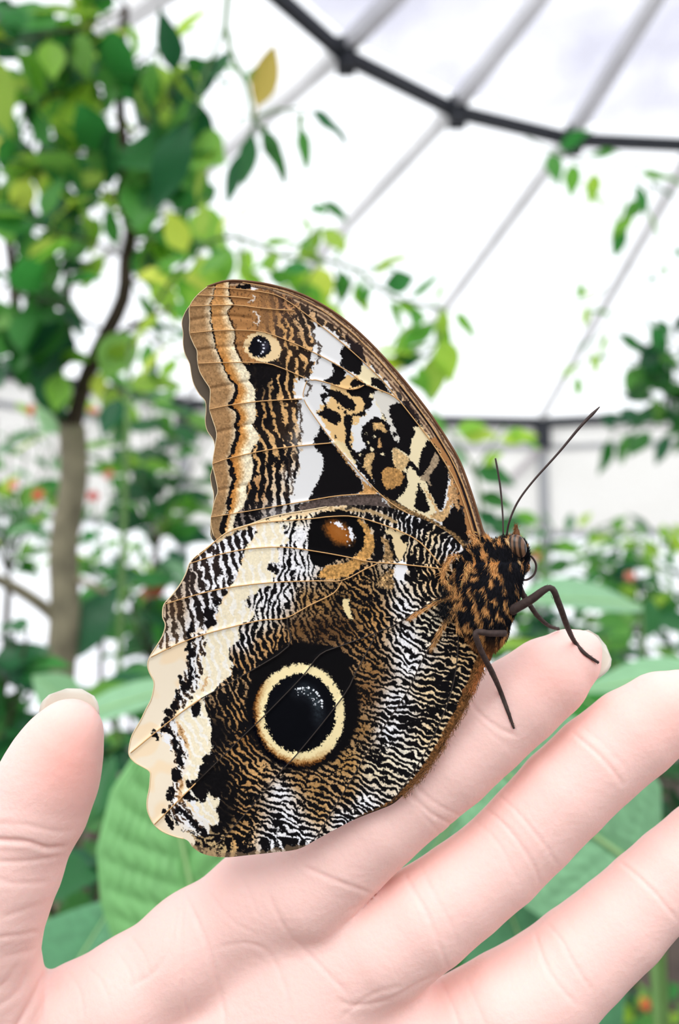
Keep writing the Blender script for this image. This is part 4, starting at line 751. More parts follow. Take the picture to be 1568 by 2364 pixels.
ey = ellipsoid('eye', pxmm(1194, 1262, 128.6) * .001, (.0015, .00205, .0012), Matrix.Rotation(.35, 3, 'Z')); ey.transform(CM); part('eye', ey, em, fly)['label'] = 'brown eye with dark bands'
ridge([(1168, 1244), (1178, 1262), (1188, 1284), (1197, 1296)], 240, 1.6, (222, 178, 128), .6, 128.2, .2, body)
def limb(name, pts, widths, m, seg=8, sub_=5):
    return part(name, tube(name, [at(x, y, d * .001) for x, y, d in pts], [w * .5 * pts[i][2] * .001 / F for i, w in enumerate(widths)], seg, sub_), m, fly)
M_ant = mat('antenna', (52, 34, 30), .5); M_leg = mat('leg_scales', (62, 48, 44), .75, .35, 1500); M_palp = mat('palp', (112, 74, 46), .9, .2, 900)
limb('antenna', [(1170, 1236, 130), (1176, 1205, 129.5), (1195, 1160, 129.2), (1230, 1112, 129), (1290, 1045, 128.8), (1340, 985, 128.6), (1368, 956, 128.6), (1385, 939, 128.6)], [5, 5, 5, 5, 5.5, 7, 8, 2], M_ant); limb('antenna', [(1162, 1236, 132), (1161, 1190, 132.4), (1156, 1130, 132.8), (1150, 1090, 133), (1144, 1058, 133.2)], [4, 4, 4.5, 5, 4], M_ant)
limb('palp', [(1188, 1250, 130.4), (1193, 1232, 130.2), (1190, 1210, 130.0)], [22, 16, 3], M_palp); limb('palp', [(1200, 1300, 130), (1212, 1306, 129.6), (1216, 1292, 129.5)], [16, 12, 3], M_palp)
limb('proboscis', [(1208, 1300, 130), (1216, 1284, 130.2), (1228, 1286, 130.4), (1238, 1304, 130.5), (1234, 1325, 130.5), (1218, 1338, 130.4), (1204, 1336, 130.2), (1210, 1316, 130), (1221, 1304, 129.8), (1220, 1292, 129.7)], [5, 5, 5, 5, 5, 5, 5, 4, 4, 3], M_ant)
ridge([(1184, 1246), (1190, 1230), (1191, 1214)], 160, 3, (140, 92, 56), .5, 129.9, .3, body); ridge([(1200, 1290), (1212, 1302), (1214, 1312)], 160, 4, (190, 132, 78), .5, 129.6, .5, body)
def foot(px, py, fallback): d = hand_depth(px, py); return (d * 1000 - .25) if d else fallback
def leg(pts, widths):
    o = limb('leg', pts, widths, M_leg); q = [at(x, y, d * .001) for x, y, d in pts]; n = 150; pv = []; nn = []; dd = []
    for _ in range(n):
        i = RNG.randrange(1, len(q) - 1); t = RNG.random(); p = q[i].lerp(q[i + 1], t); dr = (q[i + 1] - q[i]).normalized(); side_ = Vector((RNG.gauss(0, 1), RNG.gauss(0, 1), RNG.gauss(0, 1))); side_ = (side_ - dr * side_.dot(dr)).normalized(); r = widths[i] * .5 * pts[i][2] * .001 / F * .8
        pv.append(CM.inverted() @ (p + side_ * r)); nn.append(CM.inverted().to_3x3() @ side_); dd.append(CM.inverted().to_3x3() @ dr)
    fur(np.array(pv) * 1000, np.array(nn), np.tile(np.array((58, 44, 40)) / 255., (n, 1)), np.array(dd), np.full(n, .42), 'bristles', o, .02)
leg([(1180, 1410, 127.5), (1225, 1385, 125), (1270, 1357, 123.5), (1290, 1392, 125), (1309, 1444, 129), (1326, 1480, foot(1326, 1480, 134) - .4), (1350, 1508, foot(1350, 1508, 135)), (1382, 1530, foot(1372, 1524, 137))], [24, 21, 15, 15, 13, 10, 9, 6])
leg([(1166, 1462, 127.5), (1130, 1462, 125.5), (1099, 1461, 124.5), (1110, 1500, 125.5), (1136, 1552, 128), (1154, 1592, foot(1154, 1592, 131) - .7), (1172, 1640, foot(1172, 1640, 132)), (1187, 1682, foot(1187, 1682, 133))], [16, 15, 14, 14, 14, 11, 9, 5])
leg([(1196, 1345, 133), (1206, 1370, 134), (1218, 1388, 134.5), (1240, 1420, 136), (1266, 1444, 138), (1290, 1452, 140)], [15, 14, 12, 11, 9, 7])
# ---------------------------------------------------------------- planting
rs2 = np.random.RandomState(4)
def leafmesh(name, prof, curl=.25, cup=.25, wave=.0, stalk=.16, quilt=0., nu=6, nv=4):
    """leaf of length 1 along +Y, blade in XY, face +Z; prof = half width along the blade"""
    v = []; f = []; S = nu + 1
    for j in range(nu + 1):
        t = j / nu; w = float(np.interp(t, np.linspace(0, 1, len(prof)), prof))
        for i in range(nv + 1):
            q = -1 + 2 * i / nv; x = q * w; y = stalk + (1 - stalk) * t
            z = -curl * t * t * .6 + cup * abs(x) * .8 + wave * math.sin(t * 9 + (2 if q > 0 else 0)) * abs(q) * .05
            if quilt: z += quilt * (abs(math.sin((t * 11 - abs(q) * 2.2) * math.pi)) ** .6 * .6 + .5 * abs(math.sin(q * 7 * math.pi + math.sin(t * 40)))) * (1 - abs(q) ** 6) - quilt * 1.2 * math.exp(-(q * 9) ** 2)
            v.append((x, y, z))
    for j in range(nu):
        for i in range(nv): a = j * (nv + 1) + i; f.append((a, a + 1, a + nv + 2, a + nv + 1))
    n = len(v); r = .012
    for y, z in ((0, .0), (stalk * 1.02, 0)):
        v += [(-r, y, z - r), (r, y, z - r), (0, y, z + r)]
    f += [(n, n + 1, n + 4, n + 3), (n + 1, n + 2, n + 5, n + 4), (n + 2, n, n + 3, n + 5)]
    return mesh(name, v, f)
OVATE = [.02, .17, .24, .24, .18, .09, .005]; ROUND = [.05, .26, .33, .33, .27, .15, .01]; LANCE = [.01, .07, .105, .105, .085, .05, .004]; ELLI = [.02, .12, .18, .19, .16, .09, .005]
LM = {k: [leafmesh('leaf', p, c, u, w) for c, u, w in ((.2, .3, .5), (.5, .2, .8), (-.1, .4, .3))] for k, p in (('ovate', OVATE), ('round', ROUND), ('lance', LANCE), ('elli', ELLI))}
GREENS = {'bright': mat('bright_leaf', (150, 208, 72), .5, trans=.58, rand=1.0), 'mid': mat('mid_green_leaf', (92, 164, 72), .45, trans=.5, rand=1.0), 'dark': mat('dark_leaf', (46, 112, 58), .38, trans=.36, rand=.9),
          'pale': mat('pale_leaf', (142, 192, 140), .5, trans=.35, rand=.6), 'lime': mat('lime_leaf', (190, 220, 84), .5, trans=.55, rand=.8), 'yellow': mat('yellowing_leaf', (206, 178, 84), .5, trans=.5, rand=.5)}
LCACHE = {}
def leafdata(kind, i, m):
    k = (kind, i, m)
    if k not in LCACHE:
        me = LM[kind][i].copy(); me.name = 'leaf'; me.materials.append(GREENS[m]); LCACHE[k] = me
    return LCACHE[k]
def put_leaf(plant, kind, m, p, ydir, face, L, wid=1.):
    """leaf at world point p, growing along ydir, facing face"""
    y = Vector(ydir).normalized(); z = Vector(face); z = (z - y * z.dot(y)); z = z.normalized() if z.length > 1e-4 else y.orthogonal().normalized(); x = y.cross(z)
    o = bpy.data.objects.new('leaf', leafdata(kind, RNG.randrange(3), m)); COL.objects.link(o); o.parent = plant
    M = Matrix((( x.x * L * wid, y.x * L, z.x * L, 0), (x.y * L * wid, y.y * L, z.y * L, 0), (x.z * L * wid, y.z * L, z.z * L, 0), (0, 0, 0, 1))); o.matrix_basis = Matrix.Translation(Vector(p) - Vector(plant.location)) @ M
    return o
M_bark = mat('grey_green_bark', (128, 122, 100), .9, .3, 25, bump=.5, bscale=60); M_bark2 = mat('dark_twig_bark', (70, 58, 48), .9, .2, 40); M_stem = mat('green_stem', (92, 128, 66), .6, .1, 30); M_red = mat('red_petal', (222, 74, 62), .6, trans=.3); M_pinkp = mat('salmon_petal', (236, 140, 120), .6, trans=.3)
RIGHT = Vector((1, 0, 0)); UPW = Vector((0, -_s, _c)); FWD = Vector((0, _c, _s))
def pdir(ang, out=0.): a = math.radians(ang); return RIGHT * math.cos(a) + UPW * math.sin(a) + FWD * out
def branch(plant, pts, r0, r1, m=None, name='branch'):
    P = [at(*p) for p in pts]; n = len(P); me = tube(name, P, [r0 + (r1 - r0) * i / (n - 1) for i in range(n)], 7, 3); me.transform(Matrix.Translation(-Vector(plant.location))); o = link(name, me, m or M_bark2, plant); return o
def spray(plant, pts, n, Lpx, kinds, mats, r=.002, bm=None, spread=55, droop=.25, twig='twig', face=None):
    """a twig through pixel points (px, py, d) with n leaves growing off it"""
    if twig: branch(plant, pts, r, r * .5, bm or M_stem, twig)
    P = spline([at(*p) for p in pts], False, 6) if len(pts) > 1 else [at(*pts[0])]
    for k in range(n):
        t = (.12 + .88 * (k + RNG.random() * .7) / n) * (len(P) - 1.001); i = int(t); a = Vector(P[i]); b = Vector(P[i + 1]); p = a.lerp(b, t - i); d = (b - a).normalized(); d0 = pts[0][2]
        sd = d.cross(FWD).normalized() * (1 if k % 2 else -1); an = math.radians(spread + RNG.gauss(0, 18))
        y = d * math.cos(an) + sd * math.sin(an) + FWD * RNG.gauss(0, .35) + Vector((0, 0, -droop)); L = Lpx * RNG.uniform(.7, 1.25) * d0 / F
        z = (face or (-FWD * .75 + Vector((0, 0, .8)))) + Vector((RNG.gauss(0, .5), RNG.gauss(0, .4), RNG.gauss(0, .4)))
        put_leaf(plant, RNG.choice(kinds), RNG.choice(mats), p, y, z, L, RNG.uniform(.85, 1.15))
def to_floor(p, r, plant, m=None, name='stem', lean=(0, 0)):
    p = Vector(p); q = Vector((p.x + lean[0], p.y + lean[1], 0)); mid = p.lerp(q, .5) + Vector((lean[0] * .3, 0, 0))
    me = tube(name, [p, mid, q], [r, r * 1.2, r * 1.4], 7, 4); me.transform(Matrix.Translation(-Vector(plant.location))); return link(name, me, m or M_stem, plant)
def plant(name, px, py, d, label, cat, group=None):
    p = at(px, py, d); e = empty(name, (p.x, p.y, 0)); return tag(e, label, cat, group)

# small tree with forked grey trunk
T = plant('small_tree', 145, 1500, 1.5, 'small tree with forked grey-green trunk and dense fresh leaves', 'tree')
trunk = [(132, 1760, 1.5), (140, 1560, 1.5), (152, 1400, 1.5), (148, 1260, 1.5), (172, 1110, 1.5), (168, 985, 1.5)]
b_ = branch(T, trunk, .030, .026, M_bark, 'trunk'); to_floor(at(132, 1750, 1.5), .030, T, M_bark, 'trunk')
branch(T, [(168, 1000, 1.5), (192, 895, 1.5), (235, 795, 1.48), (285, 690, 1.46), (292, 600, 1.45), (303, 535, 1.45), (278, 450, 1.46), (290, 385, 1.46), (275, 200, 1.5), (290, 20, 1.55)], .017, .008, M_bark2); branch(T, [(168, 1000, 1.5), (112, 915, 1.5), (58, 862, 1.52), (40, 780, 1.52), (32, 650, 1.55), (18, 540, 1.55), (-20, 380, 1.6), (10, 180, 1.6)], .014, .007, M_bark2)
branch(T, [(145, 1440, 1.5), (100, 1400, 1.48), (40, 1360, 1.45), (-40, 1320, 1.42)], .013, .010, M_bark); branch(T, [(160, 1330, 1.5), (210, 1350, 1.48), (245, 1368, 1.46)], .008, .005, M_bark); branch(T, [(236, 795, 1.48), (330, 740, 1.4), (420, 700, 1.35)], .006, .003); branch(T, [(160, 760, 1.5), (150, 500, 1.55), (160, 250, 1.6), (140, 60, 1.65)], .007, .005)
mixB = ['bright', 'mid', 'bright', 'dark', 'lime', 'mid', 'mid', 'dark']; mixD = ['dark', 'mid', 'dark', 'dark']
for a, n, Lp, mm in (
 ([(290, 20, 1.5), (200, 60, 1.4), (60, 90, 1.35), (-20, 110, 1.3)], 9, 130, mixB), ([(280, 180, 1.5), (350, 120, 1.42), (440, 150, 1.4)], 7, 120, mixB), ([(275, 220, 1.5), (180, 200, 1.45), (70, 240, 1.4)], 9, 120, mixB), ([(280, 330, 1.46), (370, 250, 1.4), (420, 170, 1.36)], 7, 125, mixD),
 ([(284, 400, 1.46), (200, 350, 1.42), (110, 380, 1.4), (40, 420, 1.4)], 9, 110, mixB), ([(290, 420, 1.46), (370, 400, 1.4), (430, 330, 1.36)], 7, 130, ['dark', 'dark', 'mid']), ([(300, 530, 1.45), (380, 500, 1.4), (470, 480, 1.36)], 8, 115, mixB), ([(295, 600, 1.45), (220, 560, 1.4), (130, 540, 1.36), (70, 500, 1.34)], 9, 115, mixB),
 ([(288, 660, 1.45), (370, 620, 1.4), (450, 590, 1.36)], 7, 110, mixB), ([(250, 770, 1.47), (160, 720, 1.42), (90, 690, 1.36)], 5, 170, ['mid', 'pale', 'mid', 'dark']), ([(300, 740, 1.44), (360, 790, 1.4), (430, 830, 1.36)], 6, 100, mixB), ([(35, 700, 1.55), (90, 620, 1.5), (130, 640, 1.45)], 5, 120, ['mid', 'dark']), ([(20, 560, 1.55), (-30, 500, 1.5), (30, 440, 1.45)], 6, 110, mixB),
 ([(0, 300, 1.6), (60, 300, 1.5), (120, 330, 1.45)], 7, 110, mixB), ([(10, 180, 1.6), (90, 160, 1.5), (150, 150, 1.46)], 7, 130, mixB), ([(140, 60, 1.65), (60, 20, 1.5), (-10, 10, 1.4)], 7, 130, mixD), ([(150, 500, 1.55), (200, 470, 1.5), (240, 500, 1.46)], 6, 95, mixB), ([(290, 10, 1.55), (240, -30, 1.5), (150, -20, 1.45)], 7, 120, mixB),
 ([(215, 840, 1.48), (260, 870, 1.44), (290, 910, 1.4)], 4, 100, mixB), ([(60, 860, 1.52), (10, 830, 1.5), (-30, 860, 1.45)], 4, 100, mixB), ([(150, 350, 1.58), (210, 300, 1.52), (250, 260, 1.5)], 6, 100, mixB), ([(40, 780, 1.52), (90, 740, 1.5), (120, 780, 1.46)], 4, 90, mixB), ([(150, 260, 1.6), (90, 200, 1.52), (60, 140, 1.5)], 6, 115, mixD), ([(290, 120, 1.52), (220, 120, 1.46), (160, 100, 1.42)], 6, 115, mixD), ([(275, 470, 1.46), (220, 430, 1.42), (170, 440, 1.4)], 5, 100, mixB), ([(300, 560, 1.45), (350, 560, 1.42), (400, 540, 1.4)], 5, 110, mixB), ([(20, 600, 1.55), (60, 560, 1.5), (80, 520, 1.48)], 4, 100, mixB), ([(34, 680, 1.54), (80, 690, 1.46), (150, 700, 1.4)], 4, 130, ['mid', 'pale', 'dark']), ([(40, 790, 1.52), (100, 820, 1.46), (150, 850, 1.42)], 4, 95, mixB), ([(0, 450, 1.58), (50, 380, 1.5), (90, 300, 1.46)], 4, 115, mixB), ([(30, 640, 1.55), (-20, 700, 1.5), (-10, 780, 1.46)], 4, 110, mixB)):
    spray(T, a, int(n * 1.42), Lp * 1.2, ['ovate', 'ovate', 'round'], mm, .003, M_bark2)

# willow-like plant hanging from above with slender leaves
H = plant('slender_leaved_plant', 600, 60, .95, 'hanging branch with slender pointed dark leaves and one yellow leaf', 'plant')
branch(H, [(640, -420, 1.0), (560, -150, .98), (520, 60, .96), (570, 200, .95), (585, 275, .95), (620, 300, .95)], .004, .002, M_stem); branch(H, [(520, 60, .96), (470, 180, .96), (455, 240, .95)], .002, .0015, M_stem); branch(H, [(585, 275, .95), (650, 255, .94), (700, 250, .94)], .0016, .001, M_stem)
to = lambda x0, y0, x1, y1, m, d, w=1., k='lance': put_leaf(H, k, m, at(x0, y0, d), at(x1, y1, d + .01) - at(x0, y0, d), -FWD + Vector((.3, 0, .4)), math.hypot(x1 - x0, y1 - y0) * d / F, w * 1.35)
for q in ((590, 280, 672, 398, 'dark', .95, 1.2), (588, 285, 560, 425, 'dark', .95, 1.1), (592, 285, 640, 345, 'dark', .94, 1.2), (700, 248, 812, 305, 'dark', .94, 1.1), (585, 275, 636, 100, 'yellow', .95, 1.2), (582, 270, 530, 275, 'mid', .95), (500, 110, 465, 220, 'dark', .96, 1.2), (520, 60, 535, 90, 'mid', .96), (455, 240, 345, 470, 'dark', .95, 1.2), (455, 245, 420, 330, 'dark', .95, 1.2), (570, 200, 600, 145, 'mid', .95, 1.3), (690, 275, 712, 385, 'mid', .95, 1.1), (700, 250, 690, 300, 'mid', .95), (560, 330, 525, 470, 'dark', .96, .9), (470, 200, 540, 90, 'dark', .96, 1.0)): to(*q)
branch(H, [(585, 275, .95), (640, 250, .95), (700, 275, .95)], .0012, .0008, M_stem); branch(H, [(585, 278, .95), (575, 310, .955), (560, 335, .96)], .0012, .0008, M_stem)

# bright climbing vine arching behind the fore wing
Vn = plant('climbing_vine', 420, 620, 1.03, 'bright green climbing vine arching in front of the roof glass', 'vine')
main = [(300, 800, 1.18), (400, 640, 1.10), (480, 560, 1.06), (560, 550, 1.03), (650, 590, 1.00), (740, 600, 0.98), (820, 620, 0.98), (880, 670, 0.98), (950, 700, 0.98), (1030, 720, 1.00), (1000, 800, 0.98), (940, 850, 0.98)]
branch(Vn, main, .003, .0018, M_stem, 'stem'); to_floor(at(300, 800, 1.18), .004, Vn)
mB = ['bright', 'bright', 'lime', 'mid']
for a, n, Lp in ((main[1:4], 9, 90), (main[3:6], 9, 85), (main[5:8], 8, 75), (main[7:10], 5, 75), (main[9:12], 7, 90), ([(560, 550, 1.03), (560, 620, 1.00), (620, 640, 0.98)], 6, 85), ([(740, 600, 0.98), (700, 660, 0.96), (690, 700, 0.94)], 5, 80), ([(820, 620, 0.98), (800, 680, 0.98), (750, 720, 0.98)], 5, 75), ([(480, 560, 1.06), (440, 620, 1.04), (380, 700, 1.02), (400, 800, 1.00)], 9, 90), ([(650, 590, 1.00), (720, 540, 0.98), (770, 480, 0.98)], 4, 70), ([(940, 850, 0.98), (920, 800, 0.98)], 3, 80)): spray(Vn, a, n, Lp * 1.25, ['ovate', 'elli'], mB, .0013, M_stem, 60, .2)
for q in ((740, 455, 800, 515, 'dark'), (1040, 715, 1105, 770, 'bright'), (1025, 700, 1020, 790, 'bright'), (900, 700, 990, 720, 'bright'), (1000, 820, 890, 840, 'dark'), (930, 860, 980, 900, 'mid')): put_leaf(Vn, 'elli', q[4], at(q[0], q[1], .98), at(q[2], q[3], .98) - at(q[0], q[1], .98), -FWD + Vector((0, 0, .5)), math.hypot(q[2] - q[0], q[3] - q[1]) * .98 / F)

# tendril under the ring beam, wisps at the rafters
for nm, lab, pts, n, Lp, mm, d in (
 ('trailing_tendril', 'leafy green tendril trailing from the dark ring beam', [(1215, 318), (1265, 345), (1330, 370), (1400, 395), (1460, 410), (1500, 450), (1460, 500), (1420, 505)], 15, 92, ['bright', 'mid', 'dark', 'mid'], 1.9), ('trailing_tendril', 'thin tendril wrapped about the pale rafter', [(1440, 690), (1405, 745), (1375, 790), (1350, 840), (1330, 862)], 6, 78, ['bright', 'mid'], 1.8), ('trailing_tendril', 'sparse shoot of small bright leaves beside the rafter', [(1400, 660), (1370, 690), (1330, 700), (1290, 690)], 4, 48, ['bright'], 1.8), ('trailing_tendril', 'grey-green wisp of leaves beyond the rafters near the eave', [(1620, 500), (1570, 560), (1530, 600), (1520, 650)], 5, 50, ['pale', 'mid'], 2.6)):
    e = empty(nm, at(*pts[0], d)); tag(e, lab, 'vine'); spray(e, [(*p, d) for p in pts], n, Lp, ['elli', 'ovate'], mm, .0022, M_stem, 55, .2)
e = plant('dark_shrub', 1600, 900, 2.2, 'dark overhanging shrub beside the eave beam', 'shrub'); to_floor(at(1640, 950, 2.2), .012, e, M_bark2)
for a, n in (([(1640, 950, 2.2), (1580, 850, 2.2), (1500, 830, 2.2), (1450, 850, 2.2)], 16), ([(1620, 900, 2.2), (1570, 800, 2.2), (1530, 780, 2.2)], 12), ([(1640, 960, 2.2), (1580, 940, 2.2), (1520, 920, 2.2)], 14), ([(1640, 1000, 2.2), (1560, 990, 2.2), (1470, 985, 2.2), (1410, 1000, 2.2)], 12), ([(1600, 850, 2.2), (1560, 880, 2.2), (1540, 900, 2.2)], 12)): spray(e, a, n, 84, ['elli', 'ovate'], ['dark', 'dark', 'dark', 'mid'], .003, M_bark2)
# leafy stems behind the antennae
e = plant('leafy_shrub', 1120, 1300, 1.3, 'upright shrub with glossy leaves behind the antennae', 'shrub'); branch(e, [(1150, 1700, 1.35), (1140, 1400, 1.32), (1120, 1250, 1.3), (1100, 1100, 1.3), (1040, 1000, 1.3), (990, 930, 1.3)], .004, .002, M_stem, 'stem'); to_floor(at(1150, 1700, 1.35), .005, e)
for q in ((1080, 1080, 1190, 1110, 'dark', 1.2), (1090, 1140, 1190, 1170, 'dark', 1.), (1050, 1010, 1150, 1000, 'lime', 1.1), (1140, 1020, 1240, 1010, 'bright', 1.), (1160, 985, 1250, 1030, 'bright', .8), (1000, 940, 1000, 1040, 'mid', 1.2), (1040, 1000, 1120, 975, 'bright', 1.), (1120, 1230, 1210, 1200, 'dark', 1.2), (1110, 1200, 1060, 1160, 'dark', 1.), (985, 930, 1010, 900, 'mid', 1.), (1060, 1030, 1040, 1100, 'pale', 1.3), (1110, 1080, 1160, 1040, 'bright', 1.), (1100, 1170, 1150, 1230, 'dark', 1.3)):
    put_leaf(e, 'ovate', q[4], at(q[0], q[1], 1.3), at(q[2], q[3], 1.28) - at(q[0], q[1], 1.3), -FWD + Vector((.2, 0, .7)), math.hypot(q[2] - q[0], q[3] - q[1]) * 1.3 / F, q[5])
branch(e, [(1110, 1080, 1.3), (1090, 1090, 1.3), (1140, 1020, 1.3), (1165, 985, 1.3)], .002, .0015, M_stem)

# big soft leaves close behind the hand
def big_leaf(plant_, m, base, tip, d0, d1, wid, prof, quilt=.012, face=None, curl=.2):
    """large leaf, dense enough for its quilted veins"""
    me = leafmesh('leaf', prof, curl, .18, 0, .02, quilt, 90, 56); me.materials.append(m); a, b = at(*base, d0), at(*tip, d1); y = (b - a); L = y.length; y.normalize(); z = Vector(face or (-FWD * 1.0 + Vector((0, 0, .25)))); z = (z - y * z.dot(y)).normalized(); x = y.cross(z)
    o = bpy.data.objects.new('leaf', me); COL.objects.link(o); o.parent = plant_; s = L * wid
    M = Matrix(((x.x * s, y.x * L, z.x * L, 0), (x.y * s, y.y * L, z.y * L, 0), (x.z * s, y.z * L, z.z * L, 0), (0, 0, 0, 1))); o.matrix_basis = Matrix.Translation(a - Vector(plant_.location)) @ M
    rib = tube('midrib', [(0, t, .006 - curl * max(0, (t - .02) / .98) ** 2 * .6) for t in (0, .25, .5, .75, .97)], [.010, .009, .007, .005, .002], 6, 3); r = link('midrib', rib, M_rib, o)
    to_floor(a, .0022, plant_); return o
M_rib = mat('pale_midrib', (176, 214, 150), .5, trans=.2)
M_q1 = mat('quilted_leaf', (130, 192, 120), .42, .10, 14, trans=.3); M_q2 = mat('grey_green_leaf', (132, 186, 140), .6, .10, 20, trans=.25); M_q3 = mat('blue_green_leaf', (92, 152, 108), .55, .12, 20, trans=.15); M_q4 = mat('dusty_pale_leaf', (146, 196, 150), .55, .08, 10, trans=.3)
p = plant('quilted_leaf_plant', 400, 2300, .36, 'big quilted bright green leaf between the thumb and the wing', 'plant'); big_leaf(p, M_q1, (520, 2380), (350, 1690), .36, .36, .98, [.06, .20, .27, .29, .27, .19, .01], .03)
big_leaf(p, M_q3, (60, 2420), (260, 2080), .40, .42, 1.25, ROUND, .006)
p = plant('broad_leaf_plant', 1480, 2050, .42, 'broad grey-green leaves with pale midribs behind the spread fingers', 'plant'); big_leaf(p, M_q2, (1500, 2020), (1050, 1700), .44, .40, 1.12, [.10, .26, .30, .30, .26, .17, .01], .014)
big_leaf(p, M_q3, (1330, 2500), (1150, 2020), .46, .44, 1.0, ROUND, .005); big_leaf(p, M_q2, (860, 2180), (1130, 1780), .48, .46, .9, ROUND, .005)
p = plant('dusty_leaf_plant', 1500, 1500, .6, 'dusty pale leaf arching above the middle fingertip', 'plant'); big_leaf(p, M_q4, (1700, 1560), (1330, 1560), .62, .60, .75, OVATE, .004, Vector((0, -.55, 1))); big_leaf(p, GREENS['mid'], (1500, 1700), (1220, 1540), .66, .66, .9, OVATE, .003); big_leaf(p, GREENS['lime'], (1500, 1600), (1420, 1580), .64, .64, 1.2, ROUND, .003); big_leaf(p, GREENS['mid'], (1180, 1760), (1330, 1650), .68, .66, .8, OVATE, .003)
p = plant('long_leaf_plant', 60, 1650, .62, 'long pale green strap leaf behind the thumb', 'plant'); big_leaf(p, M_q4, (130, 1680), (470, 1540), .62, .62, .85, ELLI, .003, Vector((.1, -.6, 1))); big_leaf(p, GREENS['pale'], (190, 1640), (70, 1560), .64, .64, 1., ROUND, .003)
p = plant('shade_leaf_plant', 1330, 1350, .85, 'wide blue-green leaf held level below the coiled tongue', 'plant'); big_leaf(p, M_q4, (1480, 1400), (1190, 1350), .9, .86, 1.0, ROUND, .004, Vector((0, -.42, 1))); big_leaf(p, GREENS['bright'], (1010, 1500), (1330, 1470), .9, .9, .5, ELLI, .003, Vector((0, -.5, 1)))

# shrubs filling the beds
SH = []
def bush(name, px, py, d, wpx, hpx, n, Lp, mats, label, kinds=('ovate', 'elli'), seed=1, cat='shrub', group=None, stems=7):
    e = plant(name, px, py, d, label, cat, group); root = at(px, py + hpx * .5, d); to_floor(root, .010, e, M_bark2, 'stem')
    for k in range(stems):
        a = -1 + 2 * (k + .5) / stems; pts = [(px, py + hpx * .5, d), (px + a * wpx * .25, py + hpx * .15, d + RNG.uniform(-.05, .05) * d), (px + a * wpx * .5 + RNG.uniform(-20, 20), py - hpx * (.5 - .3 * a * a) * RNG.uniform(.6, 1), d + RNG.uniform(-.08, .08) * d)]
        spray(e, pts, max(3, n // stems), Lp, list(kinds), mats, .003, M_bark2, 60, .15)
    SH.append(e); return e
D4 = ['dark', 'mid', 'dark', 'dark']; MX = ['mid', 'bright', 'dark', 'mid']
bush('bed_shrub', 1310, 1480, 1.7, 420, 260, 110, 90, D4, 'dark glossy shrub behind the index fingertip'); bush('bed_shrub', 1480, 1340, 2.3, 400, 260, 120, 75, MX, 'green shrub against the low glass wall at the fingertips'); bush('bed_shrub', 1500, 1560, 1.3, 420, 340, 60, 100, D4, 'dense leafy shrub behind the middle finger'); bush('bed_shrub', 1610, 1780, 1.06, 300, 420, 46, 130, ['dark', 'dark', 'dark'], 'dark green leafy clump beyond the ring finger'); bush('bed_shrub', 1420, 1270, 3.0, 300, 140, 50, 55, MX, 'low light green bush below the wall rail')
bush('bed_shrub', 20, 1120, 2.3, 300, 420, 60, 95, ['mid', 'bright', 'dark', 'lime', 'pale'], 'mixed shrub left of the grey trunk with yellow-green leaves'); bush('bed_shrub', 360, 1060, 2.25, 300, 420, 70, 110, ['mid', 'dark', 'bright', 'dark', 'mid'], 'leafy shrub between the grey trunk and the wing margin'); bush('bed_shrub', 360, 1420, 1.84, 270, 260, 56, 125, ['mid', 'dark', 'pale', 'dark'], 'blue-green shrub beside the scalloped hind wing')
bush('bed_shrub', -20, 1600, 1.0, 300, 420, 46, 150, ['dark', 'dark', 'dark', 'mid'], 'dark shrub above the thumb at the foot of the trunk'); bush('bed_shrub', 370, 1700, .95, 300, 380, 44, 150, ['dark', 'dark', 'mid'], 'dark green leaves behind the thumb tip'); bush('bed_shrub', 200, 2080, .50, 300, 420, 40, 170, ['dark', 'dark', 'dark'], 'dark green foliage in the gap beside the thumb'); bush('bed_shrub', 1130, 2200, .95, 420, 420, 40, 150, ['dark', 'dark', 'dark'], 'dark green foliage between the middle and ring fingers')
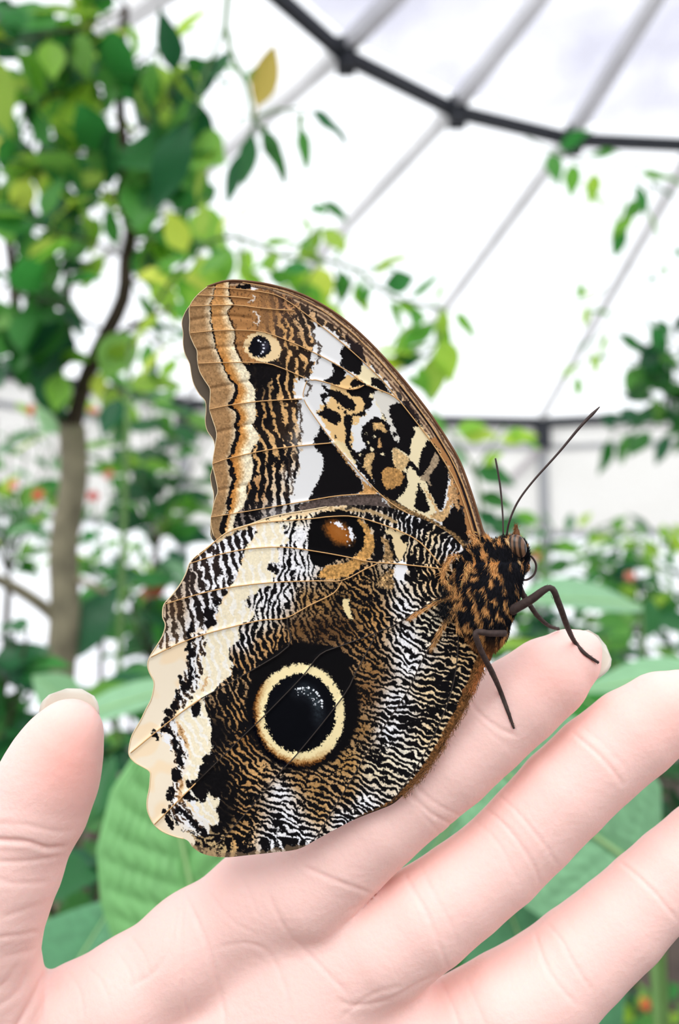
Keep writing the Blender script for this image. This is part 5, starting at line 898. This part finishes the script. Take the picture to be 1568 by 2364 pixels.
bush('bed_shrub', 240, 1250, 3.2, 500, 200, 60, 60, MX, 'far low shrub line left of the butterfly'); bush('bed_shrub', 1500, 2330, 1.6, 150, 130, 16, 70, ['bright', 'mid', 'dark'], 'small bright seedling on the soil below the ring finger'); bush('bed_shrub', 1230, 1260, 2.6, 160, 160, 30, 60, MX, 'small bush behind the butterfly head')
put_leaf(T, 'elli', 'dark', at(135, 1560, 1.5), pdir(60), -FWD, .2)

# red blossoms: parts of the shrubs they grow on
def blossom(par, px, py, d, r, m):
    v = []; f = []
    for k in range(5):
        a = 2 * math.pi * k / 5 + px; c, s_ = math.cos(a), math.sin(a); n = len(v)
        for y, w, z in ((0, .12, 0), (.45, .34, .12), (.85, .36, .1), (1.1, .1, -.05)): v += [Vector((c * y - s_ * w, s_ * y + c * w, z)) * r, Vector((c * y + s_ * w, s_ * y - c * w, z)) * r]
        for q in range(3): f.append((n + 2 * q, n + 2 * q + 1, n + 2 * q + 3, n + 2 * q + 2))
    R = (-FWD + Vector((.3 * math.sin(px), 0, .5))).to_track_quat('Z', 'Y').to_matrix(); o_ = at(px, py, d) - Vector(par.location)
    fl = link('flower', mesh('flower', [o_ + R @ q for q in v], f), m, par); st = tube('flower_stem', [o_, o_ + Vector((0, .02, -r * 3)), o_ + Vector((.01, .05, -r * 7))], r * .12, 5, 3); link('flower_stem', st, M_stem, fl)
for q in ((75, 945, 2.2, M_red), (110, 968, 2.2, M_pinkp), (88, 1142, 2.2, M_red), (30, 1120, 2.2, M_pinkp)): blossom(SH[5], *q[:3], .017, q[3])
for q in ((215, 950, 2.2, M_pinkp), (268, 955, 2.2, M_red), (250, 1095, 2.2, M_pinkp), (215, 1145, 2.2, M_red)): blossom(SH[6], *q[:3], .017, q[3])
for q in ((365, 1362, 1.78, M_red), (340, 1369, 1.78, M_pinkp)): blossom(SH[7], *q[:3], .015, q[3])
blossom(SH[1], 1455, 1330, 2.2, .015, M_pinkp); blossom(SH[14], 1238, 1285, 2.5, .015, M_pinkp); blossom(SH[13], 1490, 2318, 1.5, .011, mat('orange_petal', (206, 92, 50), .6))
